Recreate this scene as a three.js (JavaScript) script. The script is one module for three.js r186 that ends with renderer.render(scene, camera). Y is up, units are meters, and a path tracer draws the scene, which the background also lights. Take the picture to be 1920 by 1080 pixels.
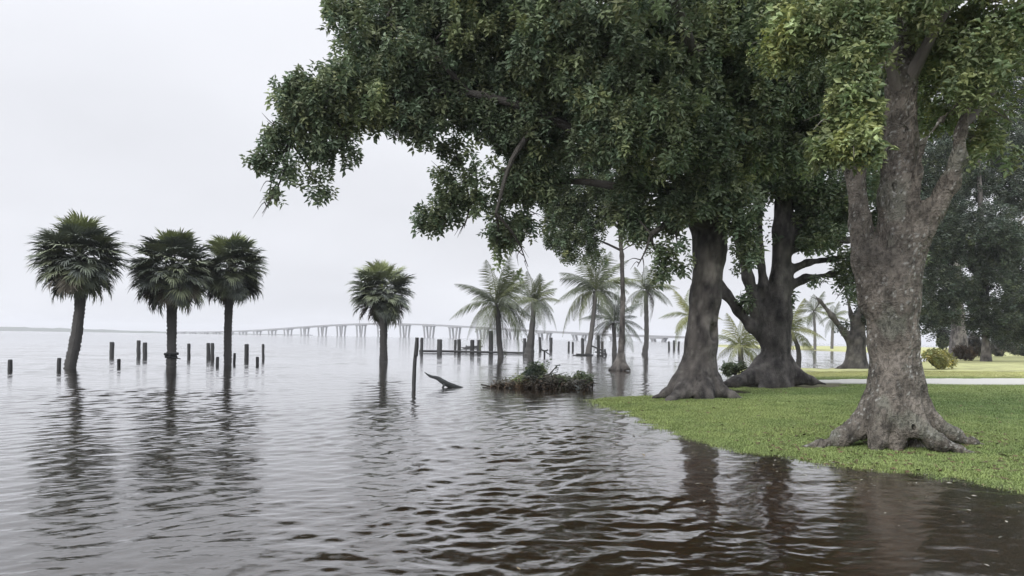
import * as THREE from 'three';
import { mergeGeometries, toCreasedNormals } from 'three/addons/utils/BufferGeometryUtils.js';

// ------------------------------------------------------------------ camera, sky, sun, exposure
const scene = new THREE.Scene();
const EYE = 1.7, F = 1304, PX = 960, PY = 634, ROLL = 0.0155;          // eye height (m), focal length and optical centre on the 1920 x 1080 plate
const camera = new THREE.PerspectiveCamera(45, 1920 / 1080, 0.1, 9000);
camera.position.set(0, EYE, 0);
camera.rotation.z = ROLL;
camera.setViewOffset(1920, 1080, 0, 540 - PY, 1920, 1080);
camera.updateProjectionMatrix();
const renderer = new THREE.WebGLRenderer();
renderer.toneMapping = THREE.LinearToneMapping;
renderer.toneMappingExposure = 1.5;
renderer.shadowMap.enabled = true;

const sun = new THREE.DirectionalLight(new THREE.Color(1, 0.97, 0.92), 1.5);
sun.position.set(-62, 64, 86);                                          // high behind the left shoulder, through cloud
sun.shadow.radius = 40;
sun.castShadow = true;
Object.assign(sun.shadow.camera, { left: -60, right: 60, top: 60, bottom: -60, near: 1, far: 400 });
scene.add(sun);

// ------------------------------------------------------------------ numbers and noise
function rng(seed) { let a = seed >>> 0; return () => { a = (a + 0x6d2b79f5) | 0; let t = Math.imul(a ^ (a >>> 15), 1 | a); t = (t + Math.imul(t ^ (t >>> 7), 61 | t)) ^ t; return ((t ^ (t >>> 14)) >>> 0) / 4294967296; }; }
function h3(x, y, z) { let h = Math.imul(x, 374761393) ^ Math.imul(y, 668265263) ^ Math.imul(z, 2147483647 - 1274126177); h = Math.imul(h ^ (h >>> 13), 1274126177); h = Math.imul(h ^ (h >>> 16), 2246822519); return ((h ^ (h >>> 15)) >>> 0) / 4294967296; }
function noise(x, y, z = 0) {
  const X = Math.floor(x), Y = Math.floor(y), Z = Math.floor(z);
  let u = x - X, v = y - Y, w = z - Z;
  u = u * u * u * (u * (u * 6 - 15) + 10); v = v * v * v * (v * (v * 6 - 15) + 10); w = w * w * w * (w * (w * 6 - 15) + 10);
  const l = (a, b, t) => a + (b - a) * t;
  return 2 * l(l(l(h3(X, Y, Z), h3(X + 1, Y, Z), u), l(h3(X, Y + 1, Z), h3(X + 1, Y + 1, Z), u), v),
    l(l(h3(X, Y, Z + 1), h3(X + 1, Y, Z + 1), u), l(h3(X, Y + 1, Z + 1), h3(X + 1, Y + 1, Z + 1), u), v), w) - 1;
}
function fbm(x, y, z = 0, n = 4) { let s = 0, a = 0.5; for (let i = 0; i < n; i++) { s += a * noise(x, y, z); x = x * 2.03 + 7.1; y = y * 2.03 + 3.7; z = z * 2.03 + 5.3; a *= 0.5; } return s; }
const clamp = (x, a = 0, b = 1) => Math.min(b, Math.max(a, x));
const smooth = (a, b, x) => { const t = clamp((x - a) / (b - a)); return t * t * (3 - 2 * t); };
const V = (x, y, z) => new THREE.Vector3(x, y, z);
const C = (r, g, b) => new THREE.Color().setRGB(r, g, b);

// overcast sky: even cloud, brighter towards the zenith
{
  const W = 1024, H = 512, data = new Float32Array(W * H * 4);
  for (let j = 0; j < H; j++) {
    const el = ((j + 0.5) / H - 0.5) * Math.PI, s = Math.max(0, Math.sin(el)), ce = Math.cos(el);
    for (let i = 0; i < W; i++) {
      const a = ((i + 0.5) / W - 0.5) * 2 * Math.PI, x = ce * Math.cos(a), z = ce * Math.sin(a);
      const q = 1 / (s + 0.22);
      const n = fbm(x * q * 1.1 + 4, z * q * 1.1 + 9, 2, 5);
      const L = (0.57 + 2.7 * s * s * s * s) * (1 + 0.13 * n);
      const k = (j * W + i) * 4;
      data[k] = L * 0.965; data[k + 1] = L * 0.984; data[k + 2] = L * 1.048; data[k + 3] = 1;
    }
  }
  const t = new THREE.DataTexture(data, W, H, THREE.RGBAFormat, THREE.FloatType);
  t.mapping = THREE.EquirectangularReflectionMapping; t.magFilter = t.minFilter = THREE.LinearFilter; t.needsUpdate = true;
  scene.background = t; scene.environment = t;
}
scene.fog = new THREE.FogExp2(C(0.93, 0.95, 1), 0.0003);

// ------------------------------------------------------------------ from plate to place
const cr = Math.cos(ROLL), sr = Math.sin(ROLL);
function ray(px, py) { const a = (px - PX) / F, b = (py - PY) / F; return [a * cr + b * sr, -(-a * sr + b * cr)]; }
function P(px, py, d) { const [x, y] = ray(px, py); return V(x * d, EYE + y * d, -d); }
function G(px, py, level = 0) { const [, y] = ray(px, py); return P(px, py, Math.min(900, (EYE - level) / Math.max(1e-4, -y))); }

// ------------------------------------------------------------------ naming
const used = new Map();
function numbered(n) { const k = used.get(n) || 0; used.set(n, k + 1); return k ? n + '_' + String(k).padStart(3, '0') : n; }
function tag(o, label, category, group, kind) { if (label) o.userData.label = label; if (category) o.userData.category = category; if (group) o.userData.group = group; if (kind) o.userData.kind = kind; return o; }
function thing(name, at, label, category, group) { const o = new THREE.Group(); o.name = numbered(name); o.position.copy(at); scene.add(o); return tag(o, label, category, group); }
function part(name, geo, mat, root, moved = true) {                     // geometry in place coordinates, hung under a thing
  if (moved) { let q = root, off = V(0, 0, 0); while (q && q !== scene) { off.add(q.position); q = q.parent; } geo.translate(-off.x, -off.y, -off.z); }
  const m = new THREE.Mesh(geo, mat); m.name = name; m.castShadow = m.receiveShadow = true; root.add(m); return m;
}
function whole(name, geo, mat, at, label, category, group) {
  geo.translate(-at.x, -at.y, -at.z);
  const m = new THREE.Mesh(geo, mat); m.name = numbered(name); m.position.copy(at); m.castShadow = m.receiveShadow = true; scene.add(m); return tag(m, label, category, group);
}

// ------------------------------------------------------------------ textures
function tex(W, H, fn, srgb) {
  const d = new Uint8Array(W * H * 4);
  for (let j = 0; j < H; j++) for (let i = 0; i < W; i++) { const c = fn(i / W, j / H), k = (j * W + i) * 4; d[k] = clamp(c[0]) * 255; d[k + 1] = clamp(c[1]) * 255; d[k + 2] = clamp(c[2]) * 255; d[k + 3] = 255; }
  const t = new THREE.DataTexture(d, W, H); t.wrapS = t.wrapT = THREE.RepeatWrapping; t.magFilter = t.minFilter = THREE.LinearFilter; if (srgb) t.colorSpace = THREE.SRGBColorSpace; t.needsUpdate = true; return t;
}
const TAU = Math.PI * 2;
function tnoise(u, v, fx, fy, seed) {                                   // tiling noise: periods fx, fy over the unit square
  const x = u * fx, y = v * fy, X = Math.floor(x), Y = Math.floor(y); let a = x - X, b = y - Y;
  a = a * a * (3 - 2 * a); b = b * b * (3 - 2 * b);
  const g = (i, j) => h3(((i % fx) + fx) % fx, ((j % fy) + fy) % fy, seed);
  return (g(X, Y) * (1 - a) + g(X + 1, Y) * a) * (1 - b) + (g(X, Y + 1) * (1 - a) + g(X + 1, Y + 1) * a) * b;
}
const barkBump = tex(512, 512, (u, v) => {
  const w = tnoise(u, v, 6, 6, 3) * 0.06;
  const r = 1 - Math.abs(2 * tnoise(u + w, v, 26, 10, 1) - 1), r2 = 1 - Math.abs(2 * tnoise(u, v + w, 60, 30, 2) - 1), f = tnoise(u, v, 128, 128, 4);
  const h = 0.45 * r + 0.3 * r2 + 0.25 * f; return [h, h, h];
});
const rippleBump = tex(1024, 1024, (u, v) => {
  const w = (tnoise(u, v, 5, 7, 21) - 0.5) * 0.08, w2 = (tnoise(u, v, 9, 9, 22) - 0.5) * 0.04;
  const r = (fx, fy, s) => 1 - Math.abs(2 * tnoise(u + w, v + w2, fx, fy, s) - 1);
  const h = 0.42 * r(11, 17, 11) + 0.3 * r(26, 38, 12) + 0.18 * tnoise(u + w2, v + w, 60, 84, 13) + 0.1 * tnoise(u, v, 130, 190, 14);
  return [h, h, h];
});
const grainBump = tex(256, 256, (u, v) => { const h = 0.6 * tnoise(u, v, 40, 40, 5) + 0.4 * tnoise(u, v, 100, 100, 6); return [h, h, h]; });

// ------------------------------------------------------------------ shoreline and ground
const shore = [[2600, 960], [1920, 925], [1780, 897], [1600, 880], [1450, 858], [1340, 836], [1272, 815], [1180, 782], [1112, 757], [1104, 749], [1150, 745], [1225, 741], [1300, 739], [1352, 737], [1392, 739], [1436, 740],
  [1400, 733], [1366, 727], [1385, 722], [1425, 716], [1450, 706], [1440, 697], [1395, 701], [1352, 700], [1358, 692], [1400, 688], [1470, 688], [1530, 691], [1590, 688], [1660, 682], [1740, 675], [1800, 668]].map(([x, y]) => { const g = G(x, y); return [g.x, g.z]; });
shore.push([70, -110], [60, -190], [75, -320], [900, -700], [900, 60], [18, 0.5]);
function landDist(x, z) {                                              // metres inside the shore (negative in the water)
  let best = 1e9, inside = false;
  for (let i = 0, n = shore.length, j = n - 1; i < n; j = i++) {
    const [ax, az] = shore[i], [bx, bz] = shore[j];
    if ((az > z) !== (bz > z) && x < (bx - ax) * (z - az) / (bz - az) + ax) inside = !inside;
    const dx = bx - ax, dz = bz - az, t = clamp(((x - ax) * dx + (z - az) * dz) / (dx * dx + dz * dz + 1e-9));
    best = Math.min(best, (x - ax - dx * t) ** 2 + (z - az - dz * t) ** 2);
  }
  return (inside ? 1 : -1) * Math.sqrt(best);
}
function groundH(x, z) {
  const s = landDist(x, z) - 0.45 + 0.22 * fbm(x * 0.9, z * 0.9, 3, 3) + 0.34 * fbm(x * 2.6, z * 2.6, 6, 3);
  const bumps = 0.02 * fbm(x * 0.5, z * 0.5, 8, 3) + 0.008 * fbm(x * 3, z * 3, 1, 2);
  if (s > 0) return 0.3 * (1 - Math.exp(-s * 0.17)) + bumps * Math.min(1, s * 2);
  return -1.2 * (1 - Math.exp(s * 0.085)) + bumps * Math.min(1, -s * 2);
}
function axis(fine0, fine1, step, lo, hi, grow = 1.18) {
  const a = []; for (let x = fine0; x <= fine1 + 1e-6; x += step) a.push(x);
  for (let x = fine1, s = step; x < hi;) { s *= grow; x = Math.min(hi, x + s); a.push(x); }
  for (let x = fine0, s = step; x > lo;) { s *= grow; x = Math.max(lo, x - s); a.unshift(x); }
  return a;
}
function sheet(xs, zs, fy, uvs = 1, color) {
  const nx = xs.length, nz = zs.length, p = new Float32Array(nx * nz * 3), uv = new Float32Array(nx * nz * 2), col = color && new Float32Array(nx * nz * 3), idx = new Uint32Array((nx - 1) * (nz - 1) * 6);
  for (let j = 0, k = 0; j < nz; j++) for (let i = 0; i < nx; i++, k++) {
    const x = xs[i], z = zs[j], y = fy(x, z);
    p[k * 3] = x; p[k * 3 + 1] = y; p[k * 3 + 2] = z; uv[k * 2] = x * uvs; uv[k * 2 + 1] = z * uvs;
    if (col) { const c = color(x, z, y); col[k * 3] = c[0]; col[k * 3 + 1] = c[1]; col[k * 3 + 2] = c[2]; }
  }
  let n = 0;
  for (let j = 0; j < nz - 1; j++) for (let i = 0; i < nx - 1; i++) { const a = j * nx + i, b = a + 1, c = a + nx, d = c + 1; idx[n++] = a; idx[n++] = c; idx[n++] = b; idx[n++] = b; idx[n++] = c; idx[n++] = d; }
  const g = new THREE.BufferGeometry(); g.setAttribute('position', new THREE.BufferAttribute(p, 3)); g.setAttribute('uv', new THREE.BufferAttribute(uv, 2)); if (col) g.setAttribute('color', new THREE.BufferAttribute(col, 3));
  g.setIndex(new THREE.BufferAttribute(idx, 1)); g.computeVertexNormals(); return g;
}
const boles = [[1312, 748, 1.3], [1456, 724, 2.7], [1606, 689, 2.2]].map(([x, y, r]) => [G(x, y), r]);
const bareSoil = (x, z) => { let b = 0; for (const [g, r] of boles) b = Math.max(b, smooth(r + 0.4, r - 0.3, Math.hypot(x - g.x, z - g.z) + 0.9 * fbm(x * 2, z * 2, 11, 3))); return b; };  // trodden earth and leaf mould round each bole
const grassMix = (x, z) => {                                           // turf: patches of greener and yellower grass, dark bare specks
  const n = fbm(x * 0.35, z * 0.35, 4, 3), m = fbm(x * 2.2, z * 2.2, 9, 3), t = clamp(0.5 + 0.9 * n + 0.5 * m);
  const openLit = smooth(-30.5, -33, z + 1.5 * n); const g = [0.1 + 0.1 * t, 0.155 + 0.095 * t, 0.046 + 0.042 * t]; return g.map((v, i) => v * (1 - openLit) + [0.33, 0.335, 0.15][i] * (0.8 + 0.3 * t) * openLit);  // lawn beyond the path painted paler, standing in for open sky light
};
{
  const xs = axis(-4, 32, 0.16, -2600, 2600, 1.2), zs = axis(-48, -3.4, 0.16, -3200, 60, 1.2);
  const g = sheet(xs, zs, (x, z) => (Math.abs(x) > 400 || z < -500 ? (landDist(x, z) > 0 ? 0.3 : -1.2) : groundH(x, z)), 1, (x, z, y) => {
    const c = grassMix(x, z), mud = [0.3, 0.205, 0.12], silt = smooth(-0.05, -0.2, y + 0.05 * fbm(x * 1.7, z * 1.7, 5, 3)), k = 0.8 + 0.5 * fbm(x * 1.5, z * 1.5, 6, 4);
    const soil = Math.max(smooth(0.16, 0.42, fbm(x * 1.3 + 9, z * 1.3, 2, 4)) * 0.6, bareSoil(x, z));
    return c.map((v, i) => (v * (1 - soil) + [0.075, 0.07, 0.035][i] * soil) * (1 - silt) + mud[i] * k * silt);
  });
  const m = new THREE.Mesh(g, new THREE.MeshStandardMaterial({ vertexColors: true, roughness: 1, bumpMap: grainBump, bumpScale: 0.02 }));
  m.name = 'lawn_ground'; m.receiveShadow = true; scene.add(m); tag(m, 'green lawn sloping gently under the brown flood water', 'ground', null, 'structure');
}
// ------------------------------------------------------------------ flood water
{
  const zs = []; for (let d = 3.2; d < 150; d += Math.max(0.03, d * 0.0064)) zs.push(-d);
  for (let d = 151, q = 1.5; d < 3200;) { zs.push(-d); q *= 1.16; d += q; } zs.push(-3200); zs.reverse();
  zs.push(-2.6, -1.5, 0, 3, 10, 30, 60);
  const X0 = -9, X1 = 7, xs = []; for (let x = X0; x <= X1; x += 0.045) xs.push(x);
  for (const [sgn, from] of [[1, X1], [-1, X0]]) for (let x = from, q = 0.045; Math.abs(x) < 2600;) { q *= Math.abs(x) < 90 ? 1.013 : 1.25; x += sgn * q; if (sgn > 0) xs.push(x); else xs.unshift(x); }
  const r = rng(404), waves = [];
  for (let i = 0; i < 60; i++) { const l = 0.095 * Math.pow(20, Math.pow(i / 59, 2.0)), k = TAU / l, a = 0.12 + (r() + r() + r() - 1.5) * 0.95; waves.push([k * Math.sin(a), k * Math.cos(a), r() * TAU, (l > 0.5 ? 0.017 : 0.028) / k, l]); }
  const wave = (x, z) => {
    const d = -z; if (d < 2.5 || d > 152 || x < -100 || x > 100) return 0;
    const cell = Math.max(0.045, 0.045 + 0.013 * Math.max(0, X0 - x, x - X1), d * 0.0064), edge = smooth(152, 110, d) * smooth(100, 80, Math.abs(x));
    const gust = (0.38 + 1.0 * smooth(-0.35, 0.45, fbm(x * 0.22 + 3, z * 0.26, 1, 2) + 0.4 * smooth(-4.5, -0.3, x) - 0.6 * smooth(1.2, 3.6, x + 0.3 * (d - 6)) + 0.25 * smooth(25, 60, d)));
    const wx = 0.25 * noise(x * 0.5, z * 0.5, 4), wz = 0.25 * noise(x * 0.5, z * 0.5, 14);
    let h = 0;
    for (const [kx, kz, ph, amp, l] of waves) { const w = clamp((l / cell - 1.6) / 1.4); if (w > 0) { const q = Math.sin((x + wx) * kx + (z + wz) * kz + ph); h += amp * w * (q + 0.35 * q * q - 0.17) * (l > 0.9 ? 0.25 + 0.75 * smooth(14, 60, d) : 1); } }
    return h * edge * gust;
  };
  const g = sheet(xs, zs, wave, 1 / 5.3);
  const bm = rippleBump;
  const m = new THREE.Mesh(g, new THREE.MeshPhysicalMaterial({ color: C(0.25, 0.185, 0.12), roughness: 0.09, ior: 1.36, transmission: 0.96, clearcoat: 0.75, clearcoatRoughness: 0.09, thickness: 1, attenuationColor: C(0.46, 0.4, 0.31), attenuationDistance: 0.46, bumpMap: bm, bumpScale: 0.012 }));
  m.name = 'water'; m.receiveShadow = true; scene.add(m); tag(m, 'rippled brown flood water spreading over the lawn to the bay', 'water', null, 'structure');
}

// ------------------------------------------------------------------ bodies of wood: smooth union of tapered capsules, meshed by surface nets
function wood(caps, { k = 0.06, cell = 0.05, holes = [], rough = () => 0, floor = -1e9, color }) {
  const lo = V(1e9, 1e9, 1e9), hi = V(-1e9, -1e9, -1e9);
  for (const [a, ra, b, rb] of caps) for (const [p, r] of [[a, ra], [b, rb]]) { lo.min(V(p.x - r, p.y - r, p.z - r)); hi.max(V(p.x + r, p.y + r, p.z + r)); }
  lo.addScalar(-0.2 - 2 * k); hi.addScalar(0.2 + 2 * k); lo.y = Math.max(lo.y, floor);
  const nx = Math.ceil((hi.x - lo.x) / cell) + 1, ny = Math.ceil((hi.y - lo.y) / cell) + 1, nz = Math.ceil((hi.z - lo.z) / cell) + 1;
  const acc = new Float32Array(nx * ny * nz), at = (i, j, l) => (j * nz + l) * nx + i, margin = 0.16 + 4 * k;
  for (const [a, ra, b, rb] of caps) {
    const m = Math.max(ra, rb) + margin, ab = b.clone().sub(a), L2 = ab.lengthSq() + 1e-9;
    const i0 = Math.max(0, Math.floor((Math.min(a.x, b.x) - m - lo.x) / cell)), i1 = Math.min(nx - 1, Math.ceil((Math.max(a.x, b.x) + m - lo.x) / cell));
    const j0 = Math.max(0, Math.floor((Math.min(a.y, b.y) - m - lo.y) / cell)), j1 = Math.min(ny - 1, Math.ceil((Math.max(a.y, b.y) + m - lo.y) / cell));
    const l0 = Math.max(0, Math.floor((Math.min(a.z, b.z) - m - lo.z) / cell)), l1 = Math.min(nz - 1, Math.ceil((Math.max(a.z, b.z) + m - lo.z) / cell));
    for (let j = j0; j <= j1; j++) for (let l = l0; l <= l1; l++) for (let i = i0; i <= i1; i++) {
      const x = lo.x + i * cell - a.x, y = lo.y + j * cell - a.y, z = lo.z + l * cell - a.z, t = clamp((x * ab.x + y * ab.y + z * ab.z) / L2);
      const rr = ra + (rb - ra) * t, d = Math.hypot(x - ab.x * t, y - ab.y * t, z - ab.z * t) - Math.max(rr * 0.6, rr - 0.9 * k);
      if (d < margin) acc[at(i, j, l)] += Math.exp(-Math.max(d, -0.5) / k);
    }
  }
  for (let j = 0; j < ny; j++) for (let l = 0; l < nz; l++) for (let i = 0; i < nx; i++) {
    const q = at(i, j, l); let d = acc[q] > 0 ? -k * Math.log(acc[q]) : 1;
    if (Math.abs(d) < 0.22) {
      const x = lo.x + i * cell, y = lo.y + j * cell, z = lo.z + l * cell;
      d -= rough(x, y, z);
      for (const [c, rx, ry, rz] of holes) { const e = (1 - Math.hypot((x - c.x) / rx, (y - c.y) / ry, (z - c.z) / rz)) * Math.min(rx, ry); d = Math.max(d, e); }
    }
    acc[q] = d;
  }
  const ids = new Int32Array(nx * ny * nz).fill(-1), pos = [], idx = [];
  for (let j = 0; j < ny - 1; j++) for (let l = 0; l < nz - 1; l++) for (let i = 0; i < nx - 1; i++) {
    let mask = 0, n = 0, sx = 0, sy = 0, sz = 0; const v = [];
    for (let c = 0; c < 8; c++) { const d = acc[at(i + (c & 1), j + ((c >> 1) & 1), l + (c >> 2))]; v.push(d); if (d < 0) mask |= 1 << c; }
    if (mask === 0 || mask === 255) continue;
    for (let c = 0; c < 8; c++) for (const bit of [1, 2, 4]) { if (c & bit) continue; const e = c | bit; if ((v[c] < 0) === (v[e] < 0)) continue; const t = v[c] / (v[c] - v[e]); n++; sx += (c & 1) + (bit === 1 ? t : 0); sy += ((c >> 1) & 1) + (bit === 2 ? t : 0); sz += (c >> 2) + (bit === 4 ? t : 0); }
    ids[at(i, j, l)] = pos.length / 3; pos.push(lo.x + (i + sx / n) * cell, lo.y + (j + sy / n) * cell, lo.z + (l + sz / n) * cell);
  }
  const quad = (a, b, c, d, flip) => { if (a < 0 || b < 0 || c < 0 || d < 0) return; if (flip) idx.push(a, d, c, a, c, b); else idx.push(a, b, c, a, c, d); };
  for (let j = 1; j < ny - 1; j++) for (let l = 1; l < nz - 1; l++) for (let i = 1; i < nx - 1; i++) {
    const s = acc[at(i, j, l)] < 0;
    if (s !== acc[at(i + 1, j, l)] < 0) quad(ids[at(i, j - 1, l - 1)], ids[at(i, j, l - 1)], ids[at(i, j, l)], ids[at(i, j - 1, l)], !s);
    if (s !== acc[at(i, j + 1, l)] < 0) quad(ids[at(i - 1, j, l - 1)], ids[at(i - 1, j, l)], ids[at(i, j, l)], ids[at(i, j, l - 1)], !s);
    if (s !== acc[at(i, j, l + 1)] < 0) quad(ids[at(i - 1, j - 1, l)], ids[at(i, j - 1, l)], ids[at(i, j, l)], ids[at(i - 1, j, l)], !s);
  }
  const g = new THREE.BufferGeometry(), nv = pos.length / 3, uv = new Float32Array(nv * 2), col = new Float32Array(nv * 3);
  g.setAttribute('position', new THREE.Float32BufferAttribute(pos, 3)); g.setIndex(idx); g.computeVertexNormals();
  for (let i = 0; i < nv; i++) { const x = pos[i * 3], y = pos[i * 3 + 1], z = pos[i * 3 + 2], c = color(x, y, z); uv[i * 2] = (x + 0.6 * z) * 0.7; uv[i * 2 + 1] = y * 0.7; col.set(c, i * 3); }
  g.setAttribute('uv', new THREE.BufferAttribute(uv, 2)); g.setAttribute('color', new THREE.BufferAttribute(col, 3));
  return g;
}
function chain(list) { const out = []; for (let i = 0; i + 1 < list.length; i++) out.push([list[i][0], list[i][1], list[i + 1][0], list[i + 1][1]]); return out; }
// a chain read off the plate: [px, py, radius px, depth]
const pxChain = (list, d) => chain(list.map(([x, y, r, dd]) => [P(x, y, dd ?? d), r * (dd ?? d) / F]));
// tapered round sweep through points with radii
function sweep(pts, radii, { sides = 9, steps = 5, bump = 0, freq = 6, seed = 0, rings = 0, cap = true } = {}) {
  const curve = new THREE.CatmullRomCurve3(pts, false, 'centripetal'), n = Math.max(3, (pts.length - 1) * steps), pos = [], uv = [], idx = [];
  let nrm = V(0.31, 0.2, 0.93), len = 0, prev = null;
  for (let i = 0; i <= n; i++) {
    const t = i / n, p = curve.getPoint(t), tan = curve.getTangent(t), s = t * (pts.length - 1), k = Math.min(pts.length - 2, Math.floor(s)), r0 = radii[k] + (radii[k + 1] - radii[k]) * (s - k);
    nrm = nrm.clone().addScaledVector(tan, -nrm.dot(tan)).normalize(); const bn = tan.clone().cross(nrm);
    if (prev) len += p.distanceTo(prev); prev = p;
    for (let q = 0; q <= sides; q++) {
      const a = q % sides / sides * TAU, cx = Math.cos(a), sx = Math.sin(a);
      const r = r0 * (1 + bump * fbm(cx * 1.3 + seed, sx * 1.3, len * freq, 2) + (rings ? 0.09 * Math.sin(len * rings + 0.8 * noise(cx + seed, len * 3, sx)) : 0));
      pos.push(p.x + (nrm.x * cx + bn.x * sx) * r, p.y + (nrm.y * cx + bn.y * sx) * r, p.z + (nrm.z * cx + bn.z * sx) * r); uv.push(q / sides * TAU * radii[0] * 0.7, len * 0.7);
    }
  }
  const w = sides + 1;
  for (let i = 0; i < n; i++) for (let q = 0; q < sides; q++) { const a = i * w + q, b = a + w; idx.push(a, a + 1, b, b, a + 1, b + 1); }
  if (cap) for (const [row, up] of [[0, 0], [n, 1]]) { const c = pos.length / 3, p = curve.getPoint(row / n); pos.push(p.x, p.y, p.z); uv.push(0, 0); for (let q = 0; q < sides; q++) { const a = row * w + q; if (up) idx.push(a, a + 1, c); else idx.push(a + 1, a, c); } }
  const g = new THREE.BufferGeometry(); g.setAttribute('position', new THREE.Float32BufferAttribute(pos, 3)); g.setAttribute('uv', new THREE.Float32BufferAttribute(uv, 2)); g.setIndex(idx); g.computeVertexNormals(); return g;
}
const pxSweep = (list, d, o) => sweep(list.map(([x, y, , dd]) => P(x, y, dd ?? d)), list.map(([, , r, dd]) => r * (dd ?? d) / F), o);

// ------------------------------------------------------------------ foliage
function sprigShape(leaves, len, wid, spread, seed) {                  // a twig end with folded leaves round it
  const r = rng(seed), pos = [];
  for (let i = 0; i < leaves; i++) {
    const t = i / leaves, a = i * 2.4 + r() * 0.8, base = V((r() - 0.5) * 0.06, (t - 0.5) * spread, (r() - 0.5) * 0.06), out = V(Math.cos(a), -0.15 + 0.7 * t - 0.5 * r(), Math.sin(a)).normalize();
    const side = out.clone().cross(V(0, 1, 0)).normalize(), L = len * (0.75 + 0.5 * r()), W = wid * (0.8 + 0.4 * r()), up = side.clone().cross(out).normalize();
    const roll = (r() - 0.5) * 1.6; side.applyAxisAngle(out, roll); up.applyAxisAngle(out, roll);
    const st = base.clone().addScaledVector(out, len * 0.3 * r()), tip = st.clone().addScaledVector(out, L).addScaledVector(up, -L * 0.18), mid = st.clone().addScaledVector(out, L * 0.45);
    const A = mid.clone().addScaledVector(side, W).addScaledVector(up, W * 0.35), B = mid.clone().addScaledVector(side, -W).addScaledVector(up, W * 0.35);
    for (const p of [st, tip, A, st, B, tip]) pos.push(p.x, p.y, p.z);
  }
  const g = new THREE.BufferGeometry(); g.setAttribute('position', new THREE.Float32BufferAttribute(pos, 3)); g.computeVertexNormals(); return g;
}
const sprigBig = sprigShape(16, 0.15, 0.042, 0.3, 11), sprigFine = sprigShape(12, 0.11, 0.03, 0.24, 12), sprigFar = sprigShape(12, 0.2, 0.06, 0.4, 13);
const leafMat = new THREE.MeshPhysicalMaterial({ color: 0xffffff, roughness: 0.6, transmission: 0.35, thickness: 0, ior: 1.4, side: THREE.DoubleSide });
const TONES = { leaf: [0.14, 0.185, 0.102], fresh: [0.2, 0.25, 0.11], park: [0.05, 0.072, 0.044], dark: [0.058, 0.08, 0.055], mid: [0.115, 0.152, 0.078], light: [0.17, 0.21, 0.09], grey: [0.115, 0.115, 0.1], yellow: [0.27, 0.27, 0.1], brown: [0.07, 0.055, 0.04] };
// clumps: [px, py, rx px, ry px, depth m, tone, density 0..2, depth radius m]
function foliage(name, root, clumps, { shape = sprigBig, seed = 1, per = 26, size = 1, gap = 0.0, freq = 1.5 } = {}) {
  const r = rng(seed), list = [];
  for (const [px, py, rx, ry, d, tone = 'mid', dens = 1, rz] of clumps) {
    const c = P(px, py, d), a = rx * d / F, b = ry * d / F, e = rz ?? Math.min(1.7, Math.max(0.35, (a + b) * 0.45)), area = a * b + b * e + a * e, n = Math.round(area * per * dens / (size * size));
    for (let i = 0; i < n; i++) {
      const u = r() * 2 - 1, th = r() * TAU, s = Math.sqrt(1 - u * u), q = Math.pow(r(), 0.42) * (1 + 0.22 * noise(u * 3 + px, th * 1.5, py));
      const p = V(c.x + a * s * Math.cos(th) * q, c.y + b * u * q, c.z + e * s * Math.sin(th) * q);
      if (fbm(p.x * freq, p.y * freq, p.z * freq, 3) < gap - 0.24 + 0.12 * q + (1 - Math.min(1.1, dens)) * 0.32) continue;
      list.push([p, tone, r() ]);
    }
  }
  const off = root.position, m = new THREE.InstancedMesh(shape, leafMat, list.length), o = new THREE.Object3D(), col = new THREE.Color();
  list.forEach(([p, tone, k], i) => {
    o.position.copy(p).sub(off); o.rotation.set((r() - 0.5) * 1.5, r() * TAU, (r() - 0.5) * 1.5); o.scale.setScalar(size * (0.75 + 0.55 * r())); o.updateMatrix(); m.setMatrixAt(i, o.matrix);
    const flush = smooth(0.08, 0.4, fbm(p.x * 0.8 + 3, p.y * 0.8, p.z * 0.8, 3)) * (r() < 0.7 ? 1 : 0), t = TONES[tone], j = (0.7 + 0.6 * k) * (1 + 0.8 * flush), w = (r() - 0.5) * 0.25 + 0.1 * flush; m.setColorAt(i, col.setRGB(t[0] * j * (1 + w), t[1] * j, t[2] * j * (1 - w)));
  });
  m.name = name; m.castShadow = m.receiveShadow = true; m.userData.kind = 'stuff'; root.add(m); return m;
}
// twigs from the nearest limb node to each clump
function twigs(root, nodes, clumps, mat, seed, rad = 0.05) {
  const r = rng(seed), gs = [];
  for (const [px, py, , , d] of clumps) {
    const c = P(px, py, d); let best = nodes[0]; for (const n of nodes) if (n.distanceTo(c) < best.distanceTo(c)) best = n;
    if (best.distanceTo(c) < 0.3) continue;
    const mid = best.clone().lerp(c, 0.5).add(V((r() - 0.5) * 0.3, 0.12 * best.distanceTo(c) * r(), (r() - 0.5) * 0.3));
    gs.push(sweep([best, mid, c], [rad, rad * 0.6, rad * 0.2], { sides: 6, steps: 4, bump: 0.15 }));
    for (let k = 0; k < 3; k++) { const e = c.clone().add(V((r() - 0.5) * 0.8, (r() - 0.5) * 0.6, (r() - 0.5) * 0.8)); gs.push(sweep([mid.clone().lerp(c, 0.4 + 0.2 * k), mid.clone().lerp(e, 0.6), e], [rad * 0.4, rad * 0.25, rad * 0.08], { sides: 5, steps: 3 })); }
  }
  const m = part('twigs', mergeGeometries(gs), mat, root); m.userData.kind = 'stuff'; return m;
}
const barkDark = new THREE.MeshStandardMaterial({ vertexColors: true, roughness: 0.95, bumpMap: barkBump, bumpScale: 0.03 });
const barkNear = new THREE.MeshStandardMaterial({ vertexColors: true, roughness: 0.9, bumpMap: barkBump, bumpScale: 0.05 });
const limbDark = new THREE.MeshStandardMaterial({ color: C(0.07, 0.065, 0.06), roughness: 0.95, bumpMap: barkBump, bumpScale: 0.03 });
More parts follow.
